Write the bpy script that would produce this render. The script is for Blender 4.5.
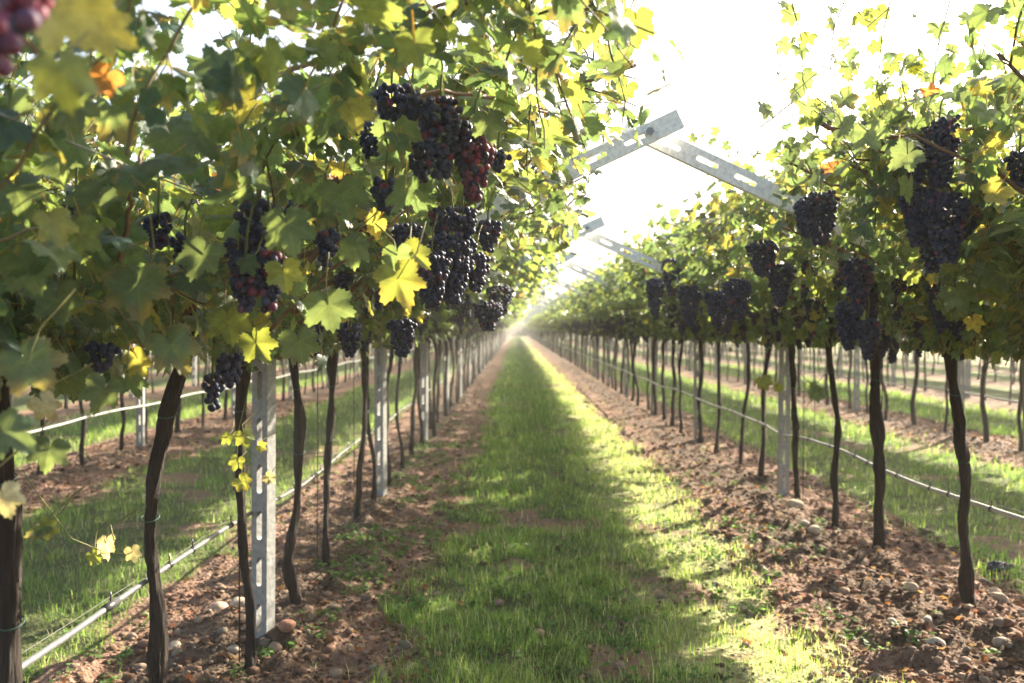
import bpy, math, random
import numpy as np
from mathutils import Vector

# ------------------------------------------------------------------ camera, world, sun, exposure
for o in list(bpy.data.objects):
    bpy.data.objects.remove(o)
S = bpy.context.scene
COL = S.collection
FPX = 996.0                      # focal length in pixels (35 mm on a 36 mm sensor)
CAMH = 1.5
VPX, VPY = 515.0, 328.0          # where the rows vanish in the photograph
cam_d = bpy.data.cameras.new('camera')
cam = bpy.data.objects.new('camera', cam_d)
COL.objects.link(cam)
S.camera = cam
cam_d.lens = 35.0
cam_d.sensor_width = 36.0
cam_d.clip_start = 0.05
cam_d.clip_end = 3000
cam.location = (0, 0, CAMH)
cam.rotation_euler = (math.radians(90 - 0.777), 0, math.radians(0.17))
cam_d.dof.use_dof = True
cam_d.dof.focus_distance = 3.0
cam_d.dof.aperture_fstop = 3.6

SUN_AZ = math.radians(42)        # to the right of the rows' direction
SUN_EL = math.radians(28)
W = bpy.data.worlds.new('World')
S.world = W
W.use_nodes = True
nt = W.node_tree
nt.nodes.clear()
sky = nt.nodes.new('ShaderNodeTexSky')
sky.sky_type = 'NISHITA'
sky.sun_disc = False
sky.sun_elevation = SUN_EL
sky.sun_rotation = SUN_AZ
sky.air_density = 1.0
sky.dust_density = 4.5
sky.ozone_density = 1.0
bg = nt.nodes.new('ShaderNodeBackground')
bg.inputs['Strength'].default_value = 0.072
wo = nt.nodes.new('ShaderNodeOutputWorld')
nt.links.new(sky.outputs[0], bg.inputs[0])
nt.links.new(bg.outputs[0], wo.inputs[0])

sl = bpy.data.lights.new('sun', 'SUN')
sl.energy = 5.0
sl.angle = math.radians(0.6)
sl.color = (1.0, 0.88, 0.69)
so = bpy.data.objects.new('sun', sl)
COL.objects.link(so)
sdir = Vector((math.sin(SUN_AZ) * math.cos(SUN_EL), math.cos(SUN_AZ) * math.cos(SUN_EL), math.sin(SUN_EL)))
so.rotation_euler = sdir.to_track_quat('Z', 'Y').to_euler()
so.location = (20, 20, 15)

S.view_settings.view_transform = 'Standard'
S.view_settings.look = 'None'
S.view_settings.exposure = 2.38
S.view_settings.gamma = 1.0
S.view_settings.use_curve_mapping = False
S.render.engine = 'CYCLES'
S.cycles.max_bounces = 10
S.cycles.transparent_max_bounces = 8
S.cycles.transmission_bounces = 8
S.cycles.diffuse_bounces = 5
S.cycles.volume_bounces = 1

R = np.random.RandomState(11)
random.seed(5)

# ------------------------------------------------------------------ layout (metres; rows run along +Y)
L1, R1 = -1.17, 2.35
L2, R2 = -4.60, 6.0
L3, R3 = -8.1, 9.55
L4, R4, R5, L5 = -11.6, 13.1, 16.6, -15.1
POST0, POSTSTEP = 4.6, 4.1
ARM_Z0, ARM_SL = 1.55, 0.46

def at(px, py, d):
    """world point seen at that place of the picture, d metres ahead"""
    return ((px - VPX) * d / FPX, d, CAMH - (py - VPY) * d / FPX)

# ------------------------------------------------------------------ helpers
def norm(a):
    return a / np.maximum(np.linalg.norm(a, axis=-1, keepdims=True), 1e-9)

class MB:
    def __init__(s):
        s.v = []; s.f = []; s.c = []; s.u = []; s.n = 0; s.mi = []
    def add(s, v, faces, col=None, uv=None, mat=0):
        v = np.asarray(v, dtype=np.float32).reshape(-1, 3)
        for fa in faces:
            fa = np.asarray(fa, dtype=np.int32)
            if len(fa) == 0: continue
            s.f.append(fa + s.n)
            s.mi.append(np.full(len(fa), mat, np.int32))
        s.v.append(v)
        if col is None: col = (0.5, 0.5, 0.5)
        col = np.asarray(col, dtype=np.float32)
        if col.ndim == 1: col = np.tile(col[:3], (len(v), 1))
        s.c.append(col)
        if uv is None: uv = np.zeros((len(v), 3), np.float32)
        s.u.append(np.asarray(uv, dtype=np.float32))
        s.n += len(v)
    def mesh(s, name, mats, smooth=True):
        me = bpy.data.meshes.new(name)
        v = np.concatenate(s.v)
        me.vertices.add(len(v))
        me.vertices.foreach_set('co', v.ravel())
        li = np.concatenate([f.ravel() for f in s.f])
        ln = np.concatenate([np.full(len(f), f.shape[1], np.int32) for f in s.f])
        st = np.concatenate([[0], np.cumsum(ln)[:-1]]).astype(np.int32)
        me.loops.add(len(li)); me.loops.foreach_set('vertex_index', li)
        me.polygons.add(len(ln)); me.polygons.foreach_set('loop_start', st)
        try: me.polygons.foreach_set('loop_total', ln)
        except Exception: pass
        if not isinstance(mats, (list, tuple)): mats = [mats]
        for m in mats: me.materials.append(m)
        me.polygons.foreach_set('material_index', np.concatenate(s.mi))
        me.polygons.foreach_set('use_smooth', np.full(len(ln), smooth))
        ca = me.attributes.new('tint', 'FLOAT_COLOR', 'POINT')
        c = np.concatenate(s.c); c4 = np.ones((len(c), 4), np.float32); c4[:, :3] = c
        ca.data.foreach_set('color', c4.ravel())
        ua = me.attributes.new('place', 'FLOAT_VECTOR', 'POINT')
        ua.data.foreach_set('vector', np.concatenate(s.u).ravel())
        me.update(calc_edges=True)
        me.validate()
        return me

def link(name, me, parent=None):
    o = bpy.data.objects.new(name, me)
    COL.objects.link(o)
    if parent is not None: o.parent = parent
    return o

def thing(name, loc, label, cat, group=None, rz=0.0):
    o = bpy.data.objects.new(name, None)
    COL.objects.link(o)
    o.empty_display_size = 0.1
    o.location = loc
    o.rotation_euler = (0, 0, rz)
    o['label'] = label; o['category'] = cat
    if group: o['group'] = group
    return o

def tag(o, label=None, cat=None, group=None, kind=None):
    if label: o['label'] = label
    if cat: o['category'] = cat
    if group: o['group'] = group
    if kind: o['kind'] = kind
    return o

def vnoise(x, y, seed=0):
    """2-D value noise, arrays in, 0..1 out"""
    xi = np.floor(x).astype(np.int64); yi = np.floor(y).astype(np.int64)
    fx = x - xi; fy = y - yi
    fx = fx * fx * (3 - 2 * fx); fy = fy * fy * (3 - 2 * fy)
    def h(a, b):
        n = (a * 374761393 + b * 668265263 + seed * 974711) & 0xffffffff
        n = ((n ^ (n >> 13)) * 1274126177) & 0xffffffff
        return ((n ^ (n >> 16)) & 0xffff) / 65535.0
    a = h(xi, yi); b = h(xi + 1, yi); c = h(xi, yi + 1); d = h(xi + 1, yi + 1)
    return (a * (1 - fx) + b * fx) * (1 - fy) + (c * (1 - fx) + d * fx) * fy

def fbm(x, y, oct=4, seed=0):
    r = np.zeros_like(x, dtype=np.float64); a = 0.5; t = 0
    for i in range(oct):
        r += a * vnoise(x * 2 ** i, y * 2 ** i, seed + i * 17); t += a; a *= 0.5
    return r / t

# ------------------------------------------------------------------ materials
def mat(name):
    m = bpy.data.materials.new(name); m.use_nodes = True
    n = m.node_tree; n.nodes.clear()
    out = n.nodes.new('ShaderNodeOutputMaterial')
    return m, n, out

def N(n, t, **kw):
    q = n.nodes.new(t)
    for k, v in kw.items():
        if k in q.inputs: q.inputs[k].default_value = v
        else: setattr(q, k, v)
    return q

def mixrgb(n, fac, a, b, mode='MIX'):
    q = n.nodes.new('ShaderNodeMix'); q.data_type = 'RGBA'; q.blend_type = mode
    for sock, val in ((q.inputs[0], fac), (q.inputs[6], a), (q.inputs[7], b)):
        if hasattr(val, 'links') or hasattr(val, 'is_linked'): n.links.new(val, sock)
        else: sock.default_value = val
    return q.outputs[2]

def math_(n, op, a, b=None, clamp=False):
    q = n.nodes.new('ShaderNodeMath'); q.operation = op; q.use_clamp = clamp
    for i, val in enumerate((a, b)):
        if val is None: continue
        if hasattr(val, 'is_linked'): n.links.new(val, q.inputs[i])
        else: q.inputs[i].default_value = val
    return q.outputs[0]

def leaf_material(name, veins=True, trans=0.5, rough=.40, spec=.5, tmul=(4.0, 3.1, 1.5), tadd=(.12, .10, .02)):
    m, n, out = mat(name)
    att = N(n, 'ShaderNodeAttribute', attribute_name='tint')
    col = att.outputs['Color']
    geo = N(n, 'ShaderNodeNewGeometry')
    p = N(n, 'ShaderNodeBsdfPrincipled', Roughness=rough)
    p.inputs['Specular IOR Level'].default_value = spec
    if veins:
        pl = N(n, 'ShaderNodeAttribute', attribute_name='place')
        sep = N(n, 'ShaderNodeSeparateXYZ'); n.links.new(pl.outputs['Vector'], sep.inputs[0])
        ax = math_(n, 'ABSOLUTE', sep.outputs[0]); y = sep.outputs[1]
        dist = None
        for ang in (0, 52, 105):
            a = math.radians(ang)
            cr = math_(n, 'ABSOLUTE', math_(n, 'SUBTRACT', math_(n, 'MULTIPLY', ax, math.cos(a)), math_(n, 'MULTIPLY', y, math.sin(a))))
            dt = math_(n, 'ADD', math_(n, 'MULTIPLY', ax, math.sin(a)), math_(n, 'MULTIPLY', y, math.cos(a)))
            neg = math_(n, 'MULTIPLY', math_(n, 'LESS_THAN', dt, 0.0), 5.0)
            dd = math_(n, 'ADD', cr, neg)
            dist = dd if dist is None else math_(n, 'MINIMUM', dist, dd)
        # side veins: fine stripes
        wv = N(n, 'ShaderNodeTexWave', Scale=2.6, Distortion=2.0)
        wv.bands_direction = 'DIAGONAL'
        cmb = N(n, 'ShaderNodeCombineXYZ'); n.links.new(ax, cmb.inputs[0]); n.links.new(y, cmb.inputs[1])
        n.links.new(cmb.outputs[0], wv.inputs['Vector'])
        side = math_(n, 'MULTIPLY', math_(n, 'GREATER_THAN', wv.outputs['Fac'], 0.95), 0.2)
        vein = math_(n, 'MAXIMUM', math_(n, 'LESS_THAN', dist, 0.017), side)
        nz = N(n, 'ShaderNodeTexNoise', Scale=3.0, Detail=4.0)
        n.links.new(pl.outputs['Vector'], nz.inputs['Vector'])
        mot = N(n, 'ShaderNodeMapRange'); n.links.new(nz.outputs['Fac'], mot.inputs[0])
        mot.inputs[1].default_value = 0.3; mot.inputs[2].default_value = 0.75
        mot.inputs[3].default_value = 0.75; mot.inputs[4].default_value = 1.35
        cm = N(n, 'ShaderNodeVectorMath', operation='SCALE')
        n.links.new(col, cm.inputs[0]); n.links.new(mot.outputs[0], cm.inputs['Scale'])
        col = cm.outputs[0]
        lt = N(n, 'ShaderNodeVectorMath', operation='MULTIPLY_ADD')
        n.links.new(col, lt.inputs[0]); lt.inputs[1].default_value = (1.5, 1.35, 1.3); lt.inputs[2].default_value = (.03, .035, .01)
        col = mixrgb(n, math_(n, 'MULTIPLY', vein, 0.4), col, lt.outputs[0])
        bmp = N(n, 'ShaderNodeBump', Strength=0.5, Distance=0.004)
        hgt = math_(n, 'SUBTRACT', nz.outputs['Fac'], math_(n, 'MULTIPLY', vein, 0.5))
        n.links.new(hgt, bmp.inputs['Height'])
        n.links.new(bmp.outputs[0], p.inputs['Normal'])
    # the underside is paler and duller
    under = N(n, 'ShaderNodeVectorMath', operation='MULTIPLY_ADD')
    n.links.new(col, under.inputs[0]); under.inputs[1].default_value = (1.25, 1.2, 1.4); under.inputs[2].default_value = (.015, .02, .012)
    c2 = mixrgb(n, geo.outputs['Backfacing'], col, under.outputs[0])
    n.links.new(c2, p.inputs['Base Color'])
    tr = N(n, 'ShaderNodeBsdfTranslucent')
    tc = N(n, 'ShaderNodeVectorMath', operation='MULTIPLY_ADD')
    n.links.new(col, tc.inputs[0]); tc.inputs[1].default_value = tmul; tc.inputs[2].default_value = tadd
    n.links.new(tc.outputs[0], tr.inputs['Color'])
    mx = N(n, 'ShaderNodeMixShader'); mx.inputs[0].default_value = trans
    n.links.new(p.outputs[0], mx.inputs[1]); n.links.new(tr.outputs[0], mx.inputs[2])
    n.links.new(mx.outputs[0], out.inputs[0])
    return m

M_LEAF = leaf_material('vine_leaf', True, 0.38)
M_LEAF_FAR = leaf_material('vine_leaf_plain', False, 0.42)
M_TREE = leaf_material('far_tree_leaf', False, 0.15, .8, .1, (1.5, 1.6, 1.0), (0, 0, 0))
M_GRASS = leaf_material('grass_blade', False, 0.42, .6, .2, (1.9, 2.2, 1.2), (.01, .02, .0))
M_LITTER = leaf_material('dry_leaf', False, 0.15, .95, .04)

def bark_material():
    m, n, out = mat('vine_bark')
    tc = N(n, 'ShaderNodeTexCoord')
    mp = N(n, 'ShaderNodeMapping'); mp.inputs['Scale'].default_value = (75, 75, 9)
    n.links.new(tc.outputs['Object'], mp.inputs[0])
    nz = N(n, 'ShaderNodeTexNoise', Scale=1.0, Detail=6.0, Roughness=0.65); n.links.new(mp.outputs[0], nz.inputs['Vector'])
    nz2 = N(n, 'ShaderNodeTexNoise', Scale=9.0, Detail=3.0); n.links.new(tc.outputs['Object'], nz2.inputs['Vector'])
    cr = N(n, 'ShaderNodeValToRGB'); n.links.new(nz.outputs['Fac'], cr.inputs[0])
    e = cr.color_ramp.elements
    e[0].position = 0.40; e[0].color = (0.012, 0.008, 0.007, 1)
    e[1].position = 0.70; e[1].color = (0.075, 0.045, 0.033, 1)
    c = mixrgb(n, nz2.outputs['Fac'], cr.outputs[0], (0.016, 0.011, 0.009, 1))
    p = N(n, 'ShaderNodeBsdfPrincipled', Roughness=0.9)
    n.links.new(c, p.inputs['Base Color'])
    b = N(n, 'ShaderNodeBump', Strength=1.0, Distance=0.02); n.links.new(nz.outputs['Fac'], b.inputs['Height'])
    n.links.new(b.outputs[0], p.inputs['Normal'])
    n.links.new(p.outputs[0], out.inputs[0])
    return m
M_BARK = bark_material()

def tinted(name, rough=0.6, bump=0.0, bscale=40.0, spec=0.5, metallic=0.0, vary=0.0, sheen=0.0):
    m, n, out = mat(name)
    att = N(n, 'ShaderNodeAttribute', attribute_name='tint')
    p = N(n, 'ShaderNodeBsdfPrincipled', Roughness=rough, Metallic=metallic)
    p.inputs['Specular IOR Level'].default_value = spec
    col = att.outputs['Color']
    tc = N(n, 'ShaderNodeTexCoord')
    nz = N(n, 'ShaderNodeTexNoise', Scale=bscale, Detail=5.0, Roughness=0.6)
    n.links.new(tc.outputs['Object'], nz.inputs['Vector'])
    if vary > 0:
        mr = N(n, 'ShaderNodeMapRange'); n.links.new(nz.outputs['Fac'], mr.inputs[0])
        mr.inputs[1].default_value = 0.3; mr.inputs[2].default_value = 0.7
        mr.inputs[3].default_value = 1 - vary; mr.inputs[4].default_value = 1 + vary
        cm = N(n, 'ShaderNodeVectorMath', operation='SCALE')
        n.links.new(col, cm.inputs[0]); n.links.new(mr.outputs[0], cm.inputs['Scale']); col = cm.outputs[0]
    n.links.new(col, p.inputs['Base Color'])
    if bump > 0:
        b = N(n, 'ShaderNodeBump', Strength=1.0, Distance=bump); n.links.new(nz.outputs['Fac'], b.inputs['Height'])
        n.links.new(b.outputs[0], p.inputs['Normal'])
    n.links.new(p.outputs[0], out.inputs[0])
    return m
M_CONC = tinted('pale_concrete', 0.85, 0.004, 45, 0.3, vary=0.22)
M_PIPE = tinted('worn_grey_pipe', 0.35, 0.001, 30, 0.5, vary=0.25)
M_WIRE = tinted('galvanised_wire', 0.4, 0.0, 30, 0.5, metallic=0.6)
M_STONE = tinted('field_stone', 0.95, 0.006, 40, 0.1, vary=0.3)
M_CANE = tinted('vine_cane', 0.7, 0.002, 60, 0.4, vary=0.3)

def grape_material():
    m, n, out = mat('grape_skin')
    att = N(n, 'ShaderNodeAttribute', attribute_name='tint')
    tc = N(n, 'ShaderNodeTexCoord')
    nz = N(n, 'ShaderNodeTexNoise', Scale=70.0, Detail=3.0); n.links.new(tc.outputs['Object'], nz.inputs['Vector'])
    mr = N(n, 'ShaderNodeMapRange'); n.links.new(nz.outputs['Fac'], mr.inputs[0])
    mr.inputs[1].default_value = 0.35; mr.inputs[2].default_value = 0.7; mr.inputs[3].default_value = 0.0; mr.inputs[4].default_value = 0.7
    c = mixrgb(n, mr.outputs[0], att.outputs['Color'], (0.07, 0.095, 0.19, 1))   # waxy bloom
    p = N(n, 'ShaderNodeBsdfPrincipled', Roughness=0.38)
    p.inputs['Specular IOR Level'].default_value = 0.3
    n.links.new(c, p.inputs['Base Color'])
    rr = N(n, 'ShaderNodeMapRange'); n.links.new(nz.outputs['Fac'], rr.inputs[0]); rr.inputs[3].default_value = 0.4; rr.inputs[4].default_value = 0.8
    n.links.new(rr.outputs[0], p.inputs['Roughness'])
    n.links.new(p.outputs[0], out.inputs[0])
    return m
M_GRAPE = grape_material()

def ground_material():
    m, n, out = mat('vineyard_soil')
    tc = N(n, 'ShaderNodeTexCoord')
    ga = N(n, 'ShaderNodeAttribute', attribute_name='tint')
    sep = N(n, 'ShaderNodeSeparateColor'); n.links.new(ga.outputs['Color'], sep.inputs[0])
    n1 = N(n, 'ShaderNodeTexNoise', Scale=3.0, Detail=8.0, Roughness=0.7); n.links.new(tc.outputs['Object'], n1.inputs['Vector'])
    n2 = N(n, 'ShaderNodeTexNoise', Scale=26.0, Detail=6.0, Roughness=0.7); n.links.new(tc.outputs['Object'], n2.inputs['Vector'])
    n3 = N(n, 'ShaderNodeTexVoronoi', Scale=45.0); n.links.new(tc.outputs['Object'], n3.inputs['Vector'])
    cr = N(n, 'ShaderNodeValToRGB'); n.links.new(n2.outputs['Fac'], cr.inputs[0])
    e = cr.color_ramp.elements
    e[0].position = 0.3; e[0].color = (0.10, 0.060, 0.044, 1)
    e[1].position = 0.72; e[1].color = (0.38, 0.255, 0.19, 1)
    soil = mixrgb(n, math_(n, 'MULTIPLY', n1.outputs['Fac'], 0.7), cr.outputs[0], (0.29, 0.165, 0.12, 1))
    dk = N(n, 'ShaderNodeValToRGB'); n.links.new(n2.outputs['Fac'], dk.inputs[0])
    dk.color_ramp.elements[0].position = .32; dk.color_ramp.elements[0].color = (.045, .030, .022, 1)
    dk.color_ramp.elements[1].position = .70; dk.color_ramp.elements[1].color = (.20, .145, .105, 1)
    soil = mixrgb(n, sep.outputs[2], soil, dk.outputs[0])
    cg = N(n, 'ShaderNodeValToRGB'); n.links.new(n2.outputs['Fac'], cg.inputs[0])
    e = cg.color_ramp.elements
    e[0].position = 0.3; e[0].color = (0.045, 0.065, 0.022, 1)
    e[1].position = 0.7; e[1].color = (0.15, 0.16, 0.07, 1)
    # grass tops seen far off are a little lighter than the thatch between the near blades
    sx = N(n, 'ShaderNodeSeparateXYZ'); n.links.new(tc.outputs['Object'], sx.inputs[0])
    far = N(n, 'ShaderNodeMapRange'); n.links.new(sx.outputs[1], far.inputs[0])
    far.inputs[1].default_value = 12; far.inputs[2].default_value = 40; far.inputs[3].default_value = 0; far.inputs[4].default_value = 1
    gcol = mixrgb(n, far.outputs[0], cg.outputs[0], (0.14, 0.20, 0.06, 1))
    gcol = mixrgb(n, math_(n, 'MULTIPLY', sep.outputs[1], .9), gcol, (.40, .38, .20, 1))  # straw colour also paints sunlight into the sunlit grass strip
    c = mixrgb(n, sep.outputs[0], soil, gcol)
    p = N(n, 'ShaderNodeBsdfPrincipled', Roughness=0.95)
    p.inputs['Specular IOR Level'].default_value = 0.15
    n.links.new(c, p.inputs['Base Color'])
    hh = math_(n, 'ADD', n2.outputs['Fac'], math_(n, 'MULTIPLY', n3.outputs['Distance'], 0.6))
    b = N(n, 'ShaderNodeBump', Strength=0.9, Distance=0.03); n.links.new(hh, b.inputs['Height'])
    n.links.new(b.outputs[0], p.inputs['Normal'])
    n.links.new(p.outputs[0], out.inputs[0])
    return m
M_GROUND = ground_material()

# ------------------------------------------------------------------ ground
ROWS = np.array([L5, L4, L3, L2, L1 - .06, R1 - .17, R2, R3, R4, R5, R5 + 3.5, R5 + 7, L5 - 3.5, L5 - 7])
def grassmask(x, y):
    x = np.asarray(x, float); y = np.asarray(y, float)
    dmin = np.min(np.abs(x[..., None] - ROWS), axis=-1)
    edge = 0.68 + 0.30 * (fbm(x * 1.3, y * 1.0, 3, 3) - .5) + 0.35 * (fbm(x * 4, y * 3, 3, 5) - .5)
    g = np.clip((dmin - edge) / 0.12, 0, 1)
    # worn, thin spots in the sward
    worn = np.clip((fbm(x * 2.1 + 9, y * 1.6, 4, 21) - 0.64) / 0.06, 0, 1) * 0.85
    g = g * (1 - worn)
    return g
def hgt(x, y):
    x = np.asarray(x, float); y = np.asarray(y, float)
    dmin = np.min(np.abs(x[..., None] - ROWS), axis=-1)
    row = np.exp(-(dmin / 0.42) ** 2)
    h = 0.035 * row + 0.03 * (fbm(x * .6, y * .6, 2, 8) - .5)
    near = np.clip(1 - np.abs(y) / 26.0, 0, 1)
    cl = fbm(x * 7, y * 7, 4, 31)
    clod = np.clip(cl - .45, 0, 1) * 0.3
    h += near * (0.012 * (fbm(x * 3, y * 3, 3, 12) - .5) * 2 + clod * (0.25 + 0.75 * np.clip(1.1 - dmin, 0, 1)))
    return h
def axis(parts):
    out = []
    for a, b, st in parts:
        out.append(np.arange(a, b, st))
    return np.unique(np.round(np.concatenate(out), 4))
gx = np.concatenate([-np.geomspace(18, 500, 14)[::-1], np.arange(-17.5, -6, .35), np.arange(-6, -2.6, .12), np.arange(-2.6, 4.6, .034),
                     np.arange(4.6, 9, .12), np.arange(9, 24, .35), np.geomspace(24.5, 500, 14)])
gy = np.concatenate([[-60, -20, -6, -2, 0, 1.5, 2.6], np.arange(3.2, 9.5, .036)])
step = .04; y = 9.5
tail = []
while y < 650:
    tail.append(y); step *= 1.022; y += step
gy = np.concatenate([gy, tail])
X, Y = np.meshgrid(gx, gy)
Z = hgt(X, Y)
nx, ny = len(gx), len(gy)
idx = np.arange(nx * ny).reshape(ny, nx)
q = np.stack([idx[:-1, :-1], idx[:-1, 1:], idx[1:, 1:], idx[1:, :-1]], -1).reshape(-1, 4)
g = MB()
gm = grassmask(X, Y)
sunstraw = np.clip((X - .5) / .35, 0, 1) * np.clip((1.8 - X) / .2, 0, 1) * np.clip(fbm(X * 1.5, Y * 1.5, 3, 42) * 2 - .2, 0, 1)  # mask of the sunlit strip: drier grass, with sun brightness painted in
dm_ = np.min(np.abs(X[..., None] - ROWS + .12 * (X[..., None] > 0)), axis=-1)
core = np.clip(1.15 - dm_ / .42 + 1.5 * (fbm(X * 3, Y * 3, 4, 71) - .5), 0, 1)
gc = np.stack([gm, sunstraw, core], -1).reshape(-1, 3)
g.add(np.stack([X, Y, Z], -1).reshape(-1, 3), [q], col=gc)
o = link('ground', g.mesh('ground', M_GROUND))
tag(o, 'reddish stony soil in strips under the vine rows with grass strips between', 'ground', kind='structure')

# ------------------------------------------------------------------ leaf templates
def leaf_outline(n, serr):
    th = np.linspace(-180, 180, n, endpoint=False) + 180.0 / n * 0
    a = np.abs(th)
    ctl_a = [0, 10, 20, 29, 40, 52, 64, 78, 88, 100, 112, 128, 145, 160, 172, 180]
    ctl_r = [1.0, .90, .76, .58, .76, .94, .82, .66, .60, .72, .80, .74, .68, .60, .42, .10]
    r = np.interp(a, ctl_a, ctl_r)
    if serr:
        r = r * (1 + 0.065 * np.where(np.arange(n) % 2 == 0, 1, -1) * (a < 168))
    t = np.radians(th)
    return np.stack([np.sin(t) * r, np.cos(t) * r], -1)

def leaf_template(lod):
    if lod == 0: n, rings = 60, (0.45, 0.8, 1.0)
    elif lod == 1: n, rings = 20, (1.0,)
    else: n, rings = 10, (1.0,)
    if lod == 2:
        th = np.radians([-180 + 0, -128, -100, -52, -27, 0, 27, 52, 100, 128]); rr = np.array([.14, .74, .70, .92, .66, 1, .66, .92, .70, .74])
        ol = np.stack([np.sin(th) * rr, np.cos(th) * rr], -1); sm = ol
    else:
        sm = leaf_outline(n, False); ol = leaf_outline(n, lod == 0)
    pts = [np.zeros((1, 2))] + [(ol if s == 1.0 else sm) * s for s in rings]
    H = np.concatenate([np.zeros((1, 2))] + [sm * s for s in rings])      # heights follow the smooth outline
    P = np.concatenate([np.concatenate(pts), H], 1)
    tri = np.array([[0, 1 + (i + 1) % n, 1 + i] for i in range(n)])
    quads = []
    for k in range(len(rings) - 1):
        b0 = 1 + k * n; b1 = b0 + n
        quads += [[b0 + i, b0 + (i + 1) % n, b1 + (i + 1) % n, b1 + i] for i in range(n)]
    return P, [tri] + ([np.array(quads)] if quads else [])
TEMPL = [leaf_template(0), leaf_template(1), leaf_template(2)]

def leaf_colors(m, rs, warm=0.0):
    """pigment of each leaf: mostly green, some turning yellow, a few rusty"""
    base = np.array([[.038, .098, .056], [.030, .082, .054], [.050, .112, .048], [.078, .134, .046], [.025, .072, .052]])
    c = base[rs.randint(0, len(base), m)] * (0.62 + 0.45 * rs.rand(m, 1))
    yl = rs.rand(m) < (0.05 + warm)
    c[yl] = np.array([.13, .15, .045]) * (0.7 + .6 * rs.rand(yl.sum(), 1))
    rd = rs.rand(m) < 0.004
    c[rd] = np.array([.20, .085, .035]) * (0.6 + .6 * rs.rand(rd.sum(), 1))
    return c

def add_leaves(mb, lod, org, nrm, tip, size, rs, col=None, mat=0, petiole=True, warm=0.0, edge=None):
    P, F = TEMPL[lod]
    M = len(org); K = len(P)
    nrm = norm(nrm); tip = tip - nrm * np.sum(tip * nrm, -1, keepdims=True); tip = norm(tip)
    xx = np.cross(tip, nrm)
    curl = rs.uniform(-.05, .42, (M, 1)); fold = rs.uniform(-.12, .38, (M, 1)); wav = rs.uniform(.02, .13, (M, 1)); ph = rs.uniform(0, 6.28, (M, 1))
    twist = rs.uniform(-.25, .25, (M, 1))
    px = P[None, :, 0] * rs.uniform(.88, 1.15, (M, 1)); py = P[None, :, 1] * np.ones((M, 1))
    hx = P[None, :, 2] * np.ones((M, 1)); hy = P[None, :, 3] * np.ones((M, 1))
    r2 = hx ** 2 + hy ** 2
    pz = -curl * r2 + fold * np.abs(hx) + wav * np.sin(5 * np.arctan2(hx, hy) + ph) * r2 + twist * hx * hy
    s = np.asarray(size).reshape(-1, 1, 1)
    V = org[:, None, :] + s * (px[..., None] * xx[:, None, :] + py[..., None] * tip[:, None, :] + pz[..., None] * nrm[:, None, :])
    if col is None: col = leaf_colors(M, rs, warm)
    C = np.repeat(col[:, None, :], K, 1).copy()
    if lod == 0 or edge is not None:      # some leaves brown at the rim
        rim = (np.sqrt(r2) > .62)[..., None] * (rs.rand(M, 1, 1) < (0.22 if edge is None else edge))
        C = C * (1 - rim * .45) + rim * .45 * np.array([.17, .12, .045])
    uv = np.stack([px, py, np.broadcast_to(ph, px.shape)], -1)
    off = (np.arange(M) * K)[:, None, None]
    faces = [(f[None] + off).reshape(-1, f.shape[1]) for f in F]
    mb.add(V.reshape(-1, 3), faces, C.reshape(-1, 3), uv.reshape(-1, 3), mat)
    if petiole and lod == 0:
        # thin three-sided stalks
        end = org - tip * (np.asarray(size).reshape(-1, 1) * rs.uniform(.7, 1.1, (M, 1))) + np.array([0, 0, .02]) - nrm * .015
        w = 0.0014
        a0 = xx * w; a1 = nrm * w
        V = np.stack([org + a0, org - a0, org + a1, end + a0, end - a0, end + a1], 1)
        off = (np.arange(M) * 6)[:, None, None]
        f = np.array([[0, 1, 4, 3], [1, 2, 5, 4], [2, 0, 3, 5]])
        cc = np.tile(np.array([.17, .15, .05]), (M * 6, 1))
        mb.add(V.reshape(-1, 3), [(f[None] + off).reshape(-1, 4)], cc, None, mat)

def tube(mb, pts, rad, sides=6, col=(.1, .1, .1), rough=0.0, rs=None, caps=True, mat=0, bark=None):
    pts = np.asarray(pts, float); n = len(pts)
    rad = np.broadcast_to(np.asarray(rad, float), (n,))
    t = norm(np.gradient(pts, axis=0))
    ref = np.array([0.0, 0.0, 1.0]) if abs(t[0, 2]) < .9 else np.array([1.0, 0, 0])
    a = norm(np.cross(t, ref)); b = np.cross(t, a)
    th = np.linspace(0, 2 * np.pi, sides, endpoint=False)
    rr = rad[:, None] * np.ones((1, sides))
    if rough > 0:
        rr = rr * (1 + rough * (rs.rand(1, sides) - .5) + rough * .8 * (rs.rand(n, sides) - .5))
    if bark is not None:      # shaggy strips running up the trunk, knots here and there
        A_, Z_ = np.meshgrid(np.arange(sides), np.linspace(0, 1.5, n))
        st_ = fbm((A_ % sides) * .55 + 3 * np.sin(Z_ * 3), Z_ * 6, 3, bark) - .5
        kn = np.clip(fbm(A_ * .18 + 7, Z_ * 5.5, 2, bark + 5) - .6, 0, 1)
        st_[:, -1] = (st_[:, 0] + st_[:, -2]) / 2
        rr = rad[:, None] * (1 + 1.1 * st_ + 2.6 * kn + .10 * (rs.rand(n, sides) - .5))
    V = pts[:, None] + rr[..., None] * (np.cos(th)[None, :, None] * a[:, None] + np.sin(th)[None, :, None] * b[:, None])
    i = np.arange(n * sides).reshape(n, sides)
    q = np.stack([i[:-1], np.roll(i[:-1], -1, 1), np.roll(i[1:], -1, 1), i[1:]], -1).reshape(-1, 4)
    fs = [q]
    V = V.reshape(-1, 3)
    if caps:
        V = np.concatenate([V, pts[:1], pts[-1:]])
        c0 = n * sides; c1 = c0 + 1
        fs.append(np.array([[c0, (k + 1) % sides, k] for k in range(sides)] + [[c1, i[-1, k], i[-1, (k + 1) % sides]] for k in range(sides)]))
    mb.add(V, fs, col, None, mat)

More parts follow.
